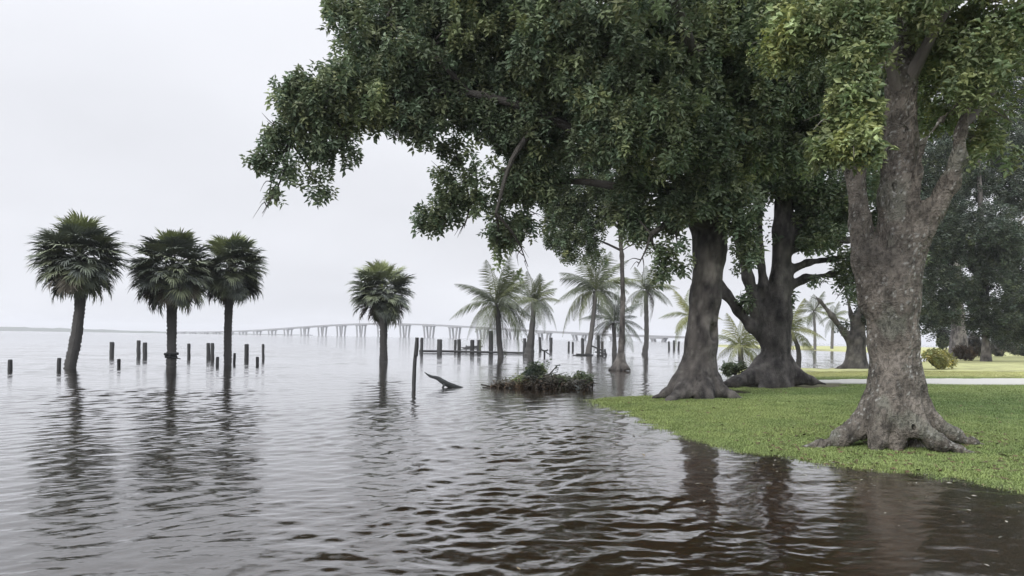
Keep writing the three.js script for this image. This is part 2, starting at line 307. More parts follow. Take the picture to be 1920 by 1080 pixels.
const limbPale = new THREE.MeshStandardMaterial({ color: C(0.16, 0.145, 0.13), roughness: 0.95, bumpMap: barkBump, bumpScale: 0.02 });
const nodesOf = (...lists) => lists.flatMap(([d, l]) => l.map(([x, y, , dd]) => P(x, y, dd ?? d)));

function flecks(x, y, z, c) {                                            // scattered round spots, one for some cells of a grid
  const X = Math.floor(x / c), Y = Math.floor(y / c), Z = Math.floor(z / c); let best = 0;
  for (let i = -1; i <= 1; i++) for (let j = -1; j <= 1; j++) for (let k = -1; k <= 1; k++) {
    const a = X + i, b = Y + j, d = Z + k, q = h3(a, b, d + 9000); if (q > 0.3) continue;
    const r = c * (0.16 + 0.42 * h3(a + 77, b, d)), e = Math.hypot(x - (a + h3(a, b + 31, d)) * c, (y - (b + h3(a, b, d + 53)) * c) * 0.8, z - (d + h3(a + 17, b + 5, d)) * c);
    best = Math.max(best, 1.4 - e / r);
  }
  return clamp(best);
}
// ---- near tree: pale speckled trunk with three stems
{
  const D = 11.2, base = P(1690, 846, D); base.y = groundH(base.x, base.z);
  const t = thing('broad_shade_tree', base, 'big near tree with pale speckled grey-brown bark and flaring roots on the lawn edge', 'tree');
  const main = [[1694, 850, 54], [1688, 790, 49], [1680, 720, 46], [1675, 640, 46], [1671, 570, 50], [1670, 520, 53]];
  const left = [[1645, 560, 36], [1626, 490, 29], [1612, 420, 23], [1604, 320, 20], [1600, 210, 17], [1592, 90, 13], [1585, -60, 9]];
  const mid = [[1676, 530, 46], [1680, 450, 38], [1683, 370, 36], [1686, 270, 35, 11.3], [1690, 160, 29, 11.4], [1698, 40, 22, 11.5], [1706, -120, 14, 11.5]];
  const right = [[1698, 500, 34], [1722, 440, 26, 11], [1752, 392, 23, 10.9], [1780, 345, 21, 10.8], [1797, 300, 17, 10.7], [1802, 245, 13, 10.6], [1826, 160, 9, 10.4], [1860, 60, 6, 10.2]];
  const thin = [[1706, 470, 10, 11], [1716, 400, 8.5, 10.9], [1722, 320, 7.5, 10.9], [1730, 268, 6, 10.8], [1765, 225, 4, 10.7], [1800, 190, 2.5, 10.6]];
  const roots = [
    [[1662, 690, 30], [1644, 758, 28, 11.1], [1612, 800, 26, 11], [1574, 822, 22, 10.95], [1540, 835, 17, 10.9], [1508, 845, 12, 10.9], [1470, 858, 7, 10.9]],
    [[1672, 700, 32, 11], [1658, 780, 27, 10.8], [1646, 828, 19, 10.65], [1634, 864, 11, 10.5]],
    [[1692, 700, 29, 11], [1702, 770, 27, 10.75], [1722, 808, 24, 10.6], [1756, 829, 20, 10.5], [1794, 843, 15, 10.4], [1830, 858, 9, 10.35], [1856, 872, 5, 10.3]],
    [[1702, 690, 27, 11.2], [1724, 760, 24, 11.1], [1750, 794, 21, 11], [1788, 815, 17, 11], [1822, 829, 12, 11], [1860, 843, 7, 11]],
    [[1682, 720, 28], [1684, 805, 23, 10.75], [1680, 862, 15, 10.6]],
    [[1690, 740, 40, 11.6], [1706, 815, 30, 11.9], [1730, 830, 10, 12.2]], [[1680, 740, 40, 11.6], [1650, 815, 25, 11.9], [1620, 826, 10, 12.1]]];
  const caps = [main, left, mid, right, thin, ...roots].flatMap((l) => pxChain(l, D));
  const rough = (x, y, z) => 0.02 * fbm(x * 5, y * 1.6, z * 5, 3) - 0.022 * smooth(0.75, 1, 1 - Math.abs(fbm(x * 8 + 0.6 * noise(x * 3, y * 2, z * 3), y * 1.1, z * 8, 2)) * 2.2) + 0.012 * fbm(x * 14, y * 9, z * 14, 2) + 0.014 * Math.max(0, fbm(x * 3, y * 3, z * 3, 2)) - (y < 1.2 ? 0.08 * (1.2 - y) * Math.max(0, noise(x * 5, 0.4 * y, z * 5)) : 0);
  const g = wood(caps, { k: 0.045, cell: 0.026, floor: -0.3, rough, holes: [[P(1684, 348, 10.9), 0.045, 0.1, 0.2], [P(1703, 800, 10.65), 0.03, 0.12, 0.2]], color: (x, y, z) => {
    const n = fbm(x * 7, y * 4, z * 7, 3), s = flecks(x, y, z, 0.045), w = fbm(x * 2.2, y * 1.3, z * 2.2, 3), lichen = smooth(0.35, 0.7, s) * smooth(-0.35, 0.1, w), pit = smooth(0.08, 0.3, fbm(x * 31, y * 22, z * 31 + 40, 2)), gr = smooth(0.1, 0.4, fbm(x * 3, y * 2, z * 3 + 20, 3));
    const b = [0.128 + 0.13 * n, 0.113 + 0.115 * n, 0.096 + 0.1 * n]; return b.map((v, i) => ((v * (1 - 0.4 * gr) + [0.17, 0.185, 0.15][i] * 0.4 * gr) * (1 - lichen) + [0.3, 0.3, 0.28][i] * lichen) * (1 - 0.5 * pit));
  } });
  part('trunk', g, barkNear, t);
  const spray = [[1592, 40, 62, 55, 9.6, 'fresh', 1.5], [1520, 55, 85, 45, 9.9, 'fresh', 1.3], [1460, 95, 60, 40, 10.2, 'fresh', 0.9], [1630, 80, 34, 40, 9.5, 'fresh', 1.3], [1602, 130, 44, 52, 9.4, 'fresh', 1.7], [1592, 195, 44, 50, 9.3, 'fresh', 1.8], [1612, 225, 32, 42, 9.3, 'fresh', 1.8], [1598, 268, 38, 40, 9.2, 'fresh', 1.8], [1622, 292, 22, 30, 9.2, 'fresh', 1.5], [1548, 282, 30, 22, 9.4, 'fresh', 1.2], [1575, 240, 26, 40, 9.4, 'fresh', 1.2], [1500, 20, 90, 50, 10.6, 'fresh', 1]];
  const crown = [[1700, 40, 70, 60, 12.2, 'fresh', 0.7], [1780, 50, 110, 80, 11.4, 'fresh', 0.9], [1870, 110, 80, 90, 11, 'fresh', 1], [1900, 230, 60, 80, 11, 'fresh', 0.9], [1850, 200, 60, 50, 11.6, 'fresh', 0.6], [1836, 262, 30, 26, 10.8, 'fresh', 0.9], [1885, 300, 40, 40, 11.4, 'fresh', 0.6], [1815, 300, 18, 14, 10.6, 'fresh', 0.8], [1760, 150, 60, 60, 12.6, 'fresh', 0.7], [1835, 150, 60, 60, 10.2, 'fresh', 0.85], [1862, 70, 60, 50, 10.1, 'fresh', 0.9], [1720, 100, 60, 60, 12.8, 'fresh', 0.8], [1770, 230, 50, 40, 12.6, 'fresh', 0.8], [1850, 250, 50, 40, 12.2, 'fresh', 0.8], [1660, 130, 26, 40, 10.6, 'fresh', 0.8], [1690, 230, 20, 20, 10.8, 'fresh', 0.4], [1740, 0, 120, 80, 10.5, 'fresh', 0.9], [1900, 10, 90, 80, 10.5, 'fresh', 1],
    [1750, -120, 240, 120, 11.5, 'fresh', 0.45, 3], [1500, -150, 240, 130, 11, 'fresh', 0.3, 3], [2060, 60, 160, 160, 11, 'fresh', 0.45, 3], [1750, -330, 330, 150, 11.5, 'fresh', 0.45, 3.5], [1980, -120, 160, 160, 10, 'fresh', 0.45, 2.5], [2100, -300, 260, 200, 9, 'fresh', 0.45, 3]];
  const limbs = [[D, [[1610, 330, 8], [1606, 240, 7, 10.4], [1600, 150, 6, 9.7], [1590, 60, 5, 9.6], [1540, 20, 3, 10]]], [D, [[1690, 180, 14, 11.4], [1740, 80, 10, 11], [1800, -20, 7, 10.6], [1880, -130, 4, 10.4]]], [D, [[1800, 240, 9, 10.6], [1850, 190, 6, 10.8], [1890, 120, 4, 11], [1930, 60, 3, 11]]], [D, [[1690, 200, 12, 11.4], [1660, 90, 8, 11], [1600, -60, 6, 11], [1520, -150, 4, 11]]]];
  for (const [d, l] of limbs) part('limb', pxSweep(l, d, { bump: 0.12, seed: l[0][0] }), limbPale, t);
  twigs(t, nodesOf(...limbs, [D, right], [D, mid]), [...spray, ...crown], limbPale, 5, 0.03);
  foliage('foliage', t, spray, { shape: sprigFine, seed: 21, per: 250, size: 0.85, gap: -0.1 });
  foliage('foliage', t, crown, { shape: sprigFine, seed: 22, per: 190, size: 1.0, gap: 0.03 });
}
// ---- second tree: tall straight trunk, crown that reaches far over the water
const barkA = (x, y, z) => { const n = fbm(x * 6, y * 2.2, z * 6, 4), w = smooth(0.12, 0.4, fbm(x * 1.8, y * 1.4, z * 1.8 + 5, 3)), f = 0.6 * flecks(x, y, z, 0.11); return [0.088 + 0.12 * n + 0.07 * w + 0.1 * f, 0.08 + 0.11 * n + 0.066 * w + 0.1 * f, 0.076 + 0.1 * n + 0.06 * w + 0.09 * f].map((v) => Math.max(0.02, v)); };
{
  const D = 19.6, base = P(1312, 746, D); base.y = groundH(base.x, base.z);
  const t = thing('broad_shade_tree', base, 'tall tree with straight dark hollowed trunk at the grass tip, crown reaching over the water', 'tree');
  const main = [[1312, 752, 40], [1309, 700, 35], [1315, 640, 32], [1322, 560, 32], [1330, 470, 34], [1330, 390, 37], [1336, 310, 30], [1340, 200, 22]];
  const roots = [[[1295, 695, 26], [1272, 722, 20, 19.4], [1248, 738, 11, 19.3], [1224, 746, 6, 19.2]], [[1300, 700, 24], [1282, 735, 18, 19], [1258, 752, 10, 18.6], [1238, 764, 4, 18.4]], [[1322, 700, 26], [1346, 730, 18, 19.3], [1374, 742, 11, 19.1], [1400, 752, 5, 19]], [[1312, 705, 26, 19.3], [1322, 740, 19, 18.9], [1334, 757, 9, 18.6]], [[1310, 710, 30, 20], [1330, 740, 20, 20.4], [1365, 742, 8, 20.8]]];
  const starts = [[[1315, 420, 24], [1285, 372, 18], [1235, 345, 14]], [[1345, 420, 22], [1372, 350, 17], [1410, 280, 13]], [[1325, 360, 22], [1280, 280, 16, 19], [1230, 200, 13, 18.4]]];
  const rough = (x, y, z) => 0.05 * fbm(x * 2.4, y * 1.0, z * 2.4, 3) + 0.03 * fbm(x * 7, y * 3, z * 7, 2) - 0.035 * smooth(0.72, 1, 1 - Math.abs(fbm(x * 4 + 0.5 * noise(x * 2, y, z * 2), y * 0.7, z * 4, 2)) * 2.2);
  const f = 19.6 - 0.42;
  const g = wood([main, ...roots, ...starts].flatMap((l) => pxChain(l, D)), { k: 0.07, cell: 0.046, floor: -0.4, rough, color: (x, y, z) => barkA(x, y, z).map((v) => v * 0.7), holes: [[P(1342, 622, f), 0.17, 0.3, 0.3], [P(1290, 646, f - 0.02), 0.07, 0.09, 0.14], [P(1308, 722, f - 0.12), 0.07, 0.24, 0.16]] });
  part('trunk', g, barkDark, t);
  const limbs = [[D, [[1240, 348, 13], [1150, 290, 11, 19.3], [1020, 215, 9, 19], [880, 175, 7, 18.8], [740, 180, 5, 18.6], [620, 215, 3.5, 18.5], [545, 265, 2, 18.4]]],
    [D, [[1230, 200, 12, 18.4], [1150, 90, 10, 17.5], [1060, -20, 7, 16.6], [980, -110, 4, 16]]], [D, [[1410, 280, 12], [1450, 180, 10, 19], [1490, 60, 7, 18.5], [1520, -90, 4, 18]]],
    [D, [[1340, 205, 20], [1330, 90, 15, 19.6], [1310, -40, 10, 19.6], [1280, -180, 5, 19.6]]], [D, [[1240, 350, 10], [1170, 350, 8, 20], [1080, 340, 6, 20.3], [980, 350, 4, 20.5], [880, 380, 2.5, 20.5]]],
    [D, [[880, 175, 6, 18.8], [800, 90, 5, 18.6], [720, 40, 3, 18.4]]], [D, [[1230, 200, 10, 18.4], [1080, 110, 8, 19.5], [920, 60, 5, 20.5], [780, -40, 3, 21]]], [D, [[1330, 420, 12, 19.3], [1270, 410, 8, 18.8], [1220, 440, 5, 18.4]]], [D, [[1330, 240, 14, 19.3], [1300, 100, 10, 17.2], [1240, -60, 7, 15]]], [D, [[1020, 215, 7, 19], [960, 300, 5, 19], [930, 400, 3, 19]]]];
  for (const [d, l] of limbs) part('limb', pxSweep(l, d, { bump: 0.14, seed: l[0][0] }), limbDark, t);
  const cl = [
    [640, 165, 95, 48, 18.2, 'leaf', 1.1], [565, 200, 62, 52, 18.2, 'leaf', 1.2], [540, 175, 24, 22, 18.3, 'leaf', 0.8], [600, 265, 70, 40, 18.6, 'leaf', 1], [530, 265, 42, 36, 18.3, 'leaf', 1], [490, 298, 26, 22, 18.2, 'leaf', 0.7], [545, 335, 52, 45, 18.6, 'leaf', 0.75], [505, 362, 38, 28, 18.5, 'leaf', 0.75], [492, 400, 16, 26, 18.5, 'leaf', 0.7], [600, 350, 28, 36, 18.8, 'leaf', 0.7], [655, 290, 30, 22, 18.8, 'leaf', 0.6], [510, 225, 22, 22, 18.2, 'leaf', 0.8],
    [640, 20, 44, 50, 18.6, 'leaf', 0.8], [625, 70, 30, 30, 18.6, 'leaf', 0.6], [700, 70, 90, 70, 18.8, 'leaf', 1], [760, 40, 100, 80, 19.5, 'leaf', 1.1], [740, 150, 110, 70, 19, 'leaf', 1.1], [700, 215, 90, 45, 18.9, 'leaf', 1], [790, 220, 80, 50, 19, 'leaf', 0.9], [740, 262, 50, 22, 19, 'leaf', 0.5], [840, 120, 120, 100, 19.6, 'leaf', 1.2], [860, 30, 130, 90, 19, 'leaf', 1.1], [890, 220, 90, 60, 19.4, 'leaf', 0.9], [850, 285, 60, 36, 19.6, 'leaf', 0.7], [830, 322, 40, 24, 19.8, 'leaf', 0.6],
    [960, 110, 130, 110, 19.6, 'leaf', 1.2], [980, 240, 110, 80, 19.8, 'leaf', 1.2], [1040, 180, 100, 120, 20, 'leaf', 1.2], [930, 330, 70, 50, 19.8, 'leaf', 0.8], [1000, 330, 70, 60, 20, 'leaf', 1], [860, 375, 62, 38, 20, 'leaf', 0.9], [810, 410, 44, 26, 20, 'leaf', 0.8], [870, 428, 22, 24, 20, 'leaf', 0.6], [950, 410, 46, 60, 20, 'leaf', 0.55], [968, 470, 44, 40, 20.2, 'leaf', 0.9], [930, 470, 16, 26, 20.2, 'leaf', 0.6], [1000, 420, 40, 40, 20.3, 'leaf', 0.6], [990, 500, 22, 18, 20.2, 'leaf', 0.6],
    [1040, 50, 90, 70, 17.4, 'leaf', 1.1], [1020, 110, 60, 50, 17.6, 'leaf', 0.9], [1130, 75, 80, 55, 17.2, 'leaf', 1.1], [1090, 150, 60, 50, 17.6, 'leaf', 1], [1190, 170, 90, 80, 17.4, 'leaf', 1.2], [1200, 110, 70, 30, 16.8, 'leaf', 0.9], [1260, 190, 60, 40, 16.9, 'leaf', 1], [1370, 90, 60, 40, 17.4, 'leaf', 0.9], [1440, 170, 50, 40, 17.6, 'leaf', 0.85], [1120, 200, 50, 40, 17, 'leaf', 0.8], [1320, 340, 66, 44, 18.4, 'leaf', 0.9], [1385, 390, 46, 60, 18.6, 'leaf', 0.85], [1402, 460, 30, 44, 19, 'leaf', 0.65], [1290, 390, 50, 40, 18.4, 'leaf', 0.85], [1180, 240, 60, 60, 16.9, 'leaf', 1], [880, 60, 60, 40, 18.2, 'leaf', 0.8], [760, 110, 70, 40, 18, 'leaf', 0.8], [1150, 250, 80, 70, 17.6, 'leaf', 1.2], [1240, 240, 90, 80, 17.4, 'leaf', 1.2], [1290, 150, 90, 90, 17.8, 'leaf', 1.1], [1220, 60, 110, 70, 18, 'leaf', 1.1], [1330, 60, 110, 80, 18, 'leaf', 1], [1320, 260, 80, 60, 17.8, 'leaf', 1.1], [1270, 330, 70, 40, 18.4, 'leaf', 0.8], [1190, 330, 60, 40, 18.6, 'leaf', 0.9],
    [1400, 130, 100, 90, 18.4, 'leaf', 1.1], [1420, 230, 90, 80, 18.6, 'leaf', 1.1], [1490, 150, 90, 90, 18.4, 'leaf', 1], [1390, 310, 60, 40, 19, 'leaf', 0.8], [1490, 260, 70, 70, 19, 'leaf', 1], [1430, 20, 100, 60, 17.4, 'leaf', 0.9], [1540, 200, 60, 80, 18.6, 'leaf', 1], [1550, 80, 80, 80, 18.8, 'leaf', 1],
    [1250, 400, 80, 45, 18.8, 'leaf', 1], [1210, 450, 52, 40, 18.6, 'leaf', 0.8], [1240, 490, 40, 36, 18.6, 'leaf', 0.6], [1270, 460, 36, 50, 18.6, 'leaf', 0.5], [1180, 400, 50, 40, 18.8, 'leaf', 0.8], [1195, 500, 24, 22, 18.6, 'leaf', 0.5],
    [800, -110, 200, 110, 18.5, 'leaf', 0.45, 3.4], [1050, -130, 200, 130, 17, 'leaf', 0.45, 3.4], [1300, -130, 220, 130, 18, 'leaf', 0.45, 3.6], [1500, -140, 180, 130, 19, 'leaf', 0.45, 3.6], [1150, -300, 280, 130, 17, 'leaf', 0.45, 4], [1400, -330, 260, 130, 20, 'leaf', 0.45, 4], [900, -270, 200, 100, 18, 'leaf', 0.45, 3.4], [1000, 40, 220, 130, 23, 'leaf', 0.9, 2.6], [1280, 120, 220, 170, 23.5, 'leaf', 0.9, 2.6], [1280, -120, 260, 130, 13.6, 'leaf', 0.45, 2.6]];
  twigs(t, nodesOf(...limbs), cl, limbDark, 6, 0.045);
  foliage('foliage', t, cl, { shape: sprigBig, seed: 31, per: 100, size: 1.0, gap: 0.04 });
}
// ---- third tree: dark many-stemmed trunk behind
{
  const D = 26, base = P(1452, 720, D); base.y = groundH(base.x, base.z);
  const t = thing('broad_shade_tree', base, 'dark many-stemmed tree with spreading root mound, between the hollowed tree and the speckled one', 'tree');
  const L = [[[1452, 724, 37], [1454, 690, 29], [1457, 640, 27], [1460, 590, 25], [1464, 520, 21], [1468, 430, 20], [1472, 340, 20], [1478, 220, 14], [1482, 80, 8]],
    [[1440, 625, 18], [1418, 580, 15], [1402, 520, 13], [1386, 450, 10], [1370, 350, 8], [1352, 240, 5]], [[1446, 610, 16], [1432, 540, 12], [1424, 470, 11], [1422, 400, 9], [1432, 300, 6]],
    [[1440, 640, 16], [1408, 612, 13], [1384, 582, 12], [1362, 552, 12], [1338, 505, 8]], [[1472, 540, 14], [1510, 522, 9], [1560, 514, 6.5], [1610, 505, 5], [1680, 480, 3.5]], [[1472, 510, 14], [1515, 492, 8], [1560, 486, 6], [1620, 474, 4]], [[1472, 450, 16], [1512, 412, 11], [1556, 370, 8], [1600, 320, 5]], [[1470, 470, 13], [1530, 458, 9], [1590, 450, 6], [1650, 430, 4]]];
  const roots = [[[1435, 684, 24], [1408, 708, 18, 25.7], [1380, 716, 13, 25.5], [1350, 722, 7, 25.5]], [[1470, 684, 24], [1494, 706, 17, 25.8], [1522, 714, 10, 25.7], [1548, 720, 4, 25.7]], [[1450, 695, 24, 25.7], [1440, 724, 15, 25.3], [1420, 734, 6, 25]], [[1460, 695, 22, 25.7], [1470, 724, 13, 25.3], [1490, 733, 5, 25]]];
  const g = wood([...L, ...roots].flatMap((l) => pxChain(l, D)), { k: 0.08, cell: 0.062, floor: -0.4, rough: (x, y, z) => 0.06 * fbm(x * 2, y * 0.8, z * 2, 3) + 0.02 * fbm(x * 6, y * 3, z * 6, 2), color: (x, y, z) => barkA(x, y, z).map((v) => v * 0.7) });
  part('trunk', g, barkDark, t);
  const cl = [[1440, 330, 100, 70, 26, 'leaf', 1], [1480, 250, 120, 100, 27, 'leaf', 1], [1540, 380, 70, 60, 26, 'leaf', 0.9], [1520, 440, 70, 36, 25.6, 'leaf', 0.85], [1580, 540, 40, 30, 25.6, 'leaf', 0.7], [1540, 535, 30, 20, 25.6, 'leaf', 0.6], [1420, 440, 40, 40, 25.5, 'leaf', 0.75], [1600, 480, 40, 50, 25.6, 'leaf', 0.85], [1395, 560, 20, 20, 25.6, 'leaf', 0.6], [1500, 340, 80, 50, 25.4, 'leaf', 0.9], [1590, 330, 60, 70, 26, 'leaf', 0.9], [1560, 440, 60, 30, 26, 'leaf', 0.8], [1520, 410, 40, 40, 27, 'leaf', 0.7], [1400, 400, 50, 50, 26.5, 'leaf', 0.6], [1392, 480, 24, 36, 26.5, 'leaf', 0.4], [1610, 420, 50, 60, 26.5, 'leaf', 0.9], [1480, 560, 20, 18, 27, 'leaf', 0.3], [1570, 500, 50, 18, 26.5, 'leaf', 0.4], [1420, 580, 26, 22, 27.5, 'leaf', 0.6], [1660, 380, 60, 80, 27, 'leaf', 0.9], [1640, 230, 90, 120, 28, 'leaf', 1], [1560, 100, 150, 130, 28, 'leaf', 1], [1440, 100, 130, 120, 28, 'leaf', 1, 2.5], [1690, 470, 40, 50, 27, 'leaf', 0.8], [1500, -130, 260, 150, 27, 'leaf', 0.8, 4]];
  twigs(t, nodesOf(...L.map((l) => [D, l])), cl, limbDark, 7, 0.05);
  foliage('foliage', t, cl, { shape: sprigFar, seed: 41, per: 85, size: 0.9, gap: 0.02, freq: 0.9 });
}
// ---- slender tree standing in the water
{
  const D = 38.5, base = P(1163, 689, D); base.y = -0.1;
  const t = thing('slender_tree', base, 'slender dark-trunked tree with flared base standing alone in the flood water', 'tree');
  const L = [[1160, 692, 15], [1164, 670, 8.5], [1166, 640, 7], [1168, 560, 6], [1166, 480, 5.4], [1160, 410, 4.6], [1150, 350, 3.6], [1135, 290, 2.4]];
  part('trunk', wood([...pxChain(L, D), ...pxChain([[1162, 678, 8], [1150, 690, 5], [1140, 694, 2]], D), ...pxChain([[1166, 678, 8], [1176, 690, 5, 38.2], [1182, 694, 2, 38.2]], D)], { k: 0.05, cell: 0.055, floor: -0.6, rough: (x, y, z) => 0.02 * fbm(x * 5, y * 2, z * 5, 2), color: (x, y, z) => barkA(x, y, z).map((v) => v * 0.9) }), barkDark, t);
  const limbs = [[[1163, 430, 3], [1120, 390, 2.2], [1070, 360, 1.4]], [[1155, 380, 3], [1190, 330, 2], [1210, 300, 1.2]], [[1145, 330, 2.5], [1100, 300, 1.6], [1050, 300, 1]], [[1166, 470, 2.5], [1120, 450, 1.6], [1060, 440, 1]]];
  for (const l of limbs) part('limb', pxSweep(l, D, { bump: 0.1 }), limbDark, t);
  const cl = [[1150, 290, 60, 26, 36.8, 'leaf', 1.2], [1080, 300, 56, 26, 36.8, 'leaf', 1.1], [1185, 325, 36, 34, 37, 'leaf', 1.1], [1050, 340, 40, 34, 37.5, 'leaf', 1], [1110, 345, 60, 36, 37.2, 'leaf', 1.1], [1130, 390, 70, 36, 38, 'leaf', 1], [1060, 395, 44, 32, 38, 'leaf', 1], [1050, 445, 36, 30, 38, 'leaf', 0.9], [1100, 440, 40, 26, 38, 'leaf', 0.7], [1120, 480, 30, 22, 38.5, 'leaf', 0.5], [1070, 480, 24, 18, 38, 'leaf', 0.5], [1200, 400, 40, 40, 39, 'leaf', 0.9], [1200, 450, 30, 26, 39, 'leaf', 0.5], [1150, 200, 100, 60, 39, 'leaf', 0.8]];
  twigs(t, nodesOf([D, L], ...limbs.map((l) => [D, l])), cl, limbDark, 8, 0.035);
  foliage('foliage', t, cl, { shape: sprigFar, seed: 51, per: 75, size: 0.8, gap: 0.0, freq: 0.9 });
}
// ---- trees of the park behind
function parkTree(label, D, baseXY, trunks, cl, seed, o = {}) {
  const base = P(...baseXY, D); base.y = groundH(base.x, base.z);
  const t = thing('park_tree', base, label, 'tree');
  part('trunk', wood(trunks.flatMap((l) => pxChain(l, D)), { k: 0.1, cell: o.cell ?? 0.1, floor: -0.5, rough: (x, y, z) => 0.06 * fbm(x * 1.6, y * 0.8, z * 1.6, 3), color: (x, y, z) => barkA(x, y, z).map((v) => v * (o.bark ?? 0.8)) }), barkDark, t);
  twigs(t, nodesOf(...trunks.map((l) => [D, l])), cl, limbDark, seed + 1, 0.07);
  foliage('foliage', t, cl, { shape: sprigFar, seed, per: o.per ?? 8, size: o.size ?? 1.35, gap: o.gap ?? 0, freq: 0.6 });
}
parkTree('squat dark tree on far lawn with a limb leaning left, half behind speckled trunk', 45, [1606, 689], [[[1606, 694, 26], [1605, 665, 18], [1608, 640, 16], [1612, 600, 12], [1625, 540, 9], [1640, 470, 5]], [[1602, 650, 11], [1582, 622, 8], [1560, 592, 6.5], [1538, 565, 4], [1520, 545, 2]], [[1604, 640, 8], [1596, 590, 5], [1585, 540, 3]], [[1595, 680, 12], [1575, 690, 5], [1560, 694, 2]]],
  [[1570, 555, 34, 28, 45, 'park', 0.9], [1600, 540, 40, 40, 45, 'park', 1], [1600, 590, 22, 26, 44.5, 'park', 0.8], [1630, 580, 26, 40, 45, 'park', 1], [1530, 560, 16, 16, 45, 'park', 0.6], [1522, 590, 9, 18, 45, 'park', 0.5], [1640, 500, 60, 50, 45, 'park', 1], [1590, 610, 18, 20, 44, 'park', 0.6], [1690, 560, 40, 60, 46, 'park', 0.9]], 61, { cell: 0.085, size: 1.0, per: 70 });
parkTree('wide weeping tree at the right edge with a thin dark bole on far lawn', 66, [1849, 673], [[[1849, 678, 12], [1849, 650, 8], [1848, 600, 8], [1845, 520, 9], [1840, 420, 7], [1835, 300, 5]], [[1846, 540, 6], [1800, 470, 5], [1760, 420, 3]], [[1846, 520, 6], [1890, 440, 5], [1940, 390, 3]]],
  [[1790, 470, 70, 60, 65, 'park', 1], [1750, 520, 44, 80, 65, 'park', 1.1], [1770, 400, 70, 60, 66, 'park', 1], [1840, 430, 80, 60, 64, 'park', 1], [1880, 500, 60, 60, 64, 'park', 1], [1900, 570, 40, 50, 64, 'park', 0.9], [1850, 560, 60, 50, 65, 'park', 1], [1800, 560, 50, 40, 65, 'park', 1], [1940, 480, 60, 120, 66, 'park', 1], [1850, 340, 110, 80, 67, 'park', 1], [1760, 320, 90, 90, 67, 'park', 1], [1920, 300, 100, 110, 68, 'park', 1], [1740, 600, 26, 30, 65, 'park', 0.9], [1750, 450, 50, 60, 64, 'park', 1.1], [1790, 520, 60, 50, 64, 'park', 1.1], [1880, 610, 44, 30, 65, 'park', 0.9], [1780, 590, 30, 30, 65, 'park', 0.9], [1830, 600, 20, 26, 66, 'park', 0.8], [1930, 610, 44, 36, 66, 'park', 1], [1905, 520, 40, 90, 62, 'park', 0.8], [1870, 440, 50, 30, 62, 'park', 0.9]], 71, { per: 55, size: 1.3 });
parkTree('tall tree with reddish grey trunk at the back of the lawn', 84, [1796, 667], [[[1797, 672, 20], [1798, 640, 15], [1796, 590, 12], [1792, 500, 10], [1790, 380, 8]], [[1795, 590, 8], [1770, 500, 6], [1750, 380, 4]]],
  [[1720, 260, 140, 130, 84, 'park', 1], [1840, 180, 150, 150, 84, 'park', 1], [1700, 420, 80, 90, 84, 'park', 1], [1960, 220, 120, 160, 84, 'park', 1], [1600, 260, 120, 140, 84, 'park', 0.9], [1740, 540, 50, 60, 84, 'park', 0.9], [1830, 610, 60, 34, 88, 'park', 0.9], [1900, 620, 60, 36, 88, 'park', 1], [1760, 620, 26, 26, 88, 'park', 0.7], [1960, 630, 60, 40, 88, 'park', 1], [1960, 560, 50, 70, 86, 'park', 0.9]], 72, { per: 45, size: 1.7, bark: 1.5 });

// ------------------------------------------------------------------ shrubs on the far lawn
function shrub(name, label, px, pyBase, w, h, tone, seed, group) {
  const g0 = G(px, pyBase, 0.28), D = -g0.z, t = thing(name, V(g0.x, 0.26, g0.z), label, 'shrub', group), r = rng(seed), gs = [];
  for (let i = 0; i < 7; i++) gs.push(sweep([V(g0.x, 0.2, g0.z), P(px + (r() - 0.5) * w * 0.6, pyBase - h * 0.4, D), P(px + (r() - 0.5) * w, pyBase - h * (0.5 + 0.4 * r()), D + (r() - 0.5))], [0.05, 0.04, 0.015], { sides: 5, steps: 3 }));
  part('stems', mergeGeometries(gs), limbDark, t);
  const cl = []; for (let i = 0; i < 7; i++) cl.push([px + (r() - 0.5) * w * 0.62, pyBase - h * (0.28 + 0.4 * r()), w * 0.26, h * 0.36, D + (r() - 0.5) * 1.4, tone, 1.5]);
  foliage('foliage', t, cl, { shape: sprigBig, seed, per: 34, size: 1.0, gap: -0.2 });
}
shrub('round_shrub', 'clipped yellow-green rounded shrub on the far lawn, just right of the speckled trunk', 1761, 690, 66, 34, 'yellow', 81);
shrub('round_shrub', 'dark brown rounded shrub behind the yellow-green one on the far lawn', 1811, 674, 46, 32, 'brown', 82);
shrub('tall_shrub', 'pale green upright shrub behind the yellow-green clipped one', 1772, 664, 30, 42, 'light', 83);
shrub('tall_shrub', 'grey-green bushy shrub left of the thin dark bole', 1829, 668, 34, 46, 'grey', 84);
shrub('tall_shrub', 'grey-green loose shrub right of the thin dark bole', 1880, 667, 52, 44, 'grey', 85);
shrub('low_shrub', 'low dark shrub at the right edge below the weeping tree', 1920, 667, 60, 26, 'dark', 86);
shrub('low_shrub', 'low green plants at the water edge left of the dark many-stemmed tree', 1378, 699, 40, 18, 'mid', 87);

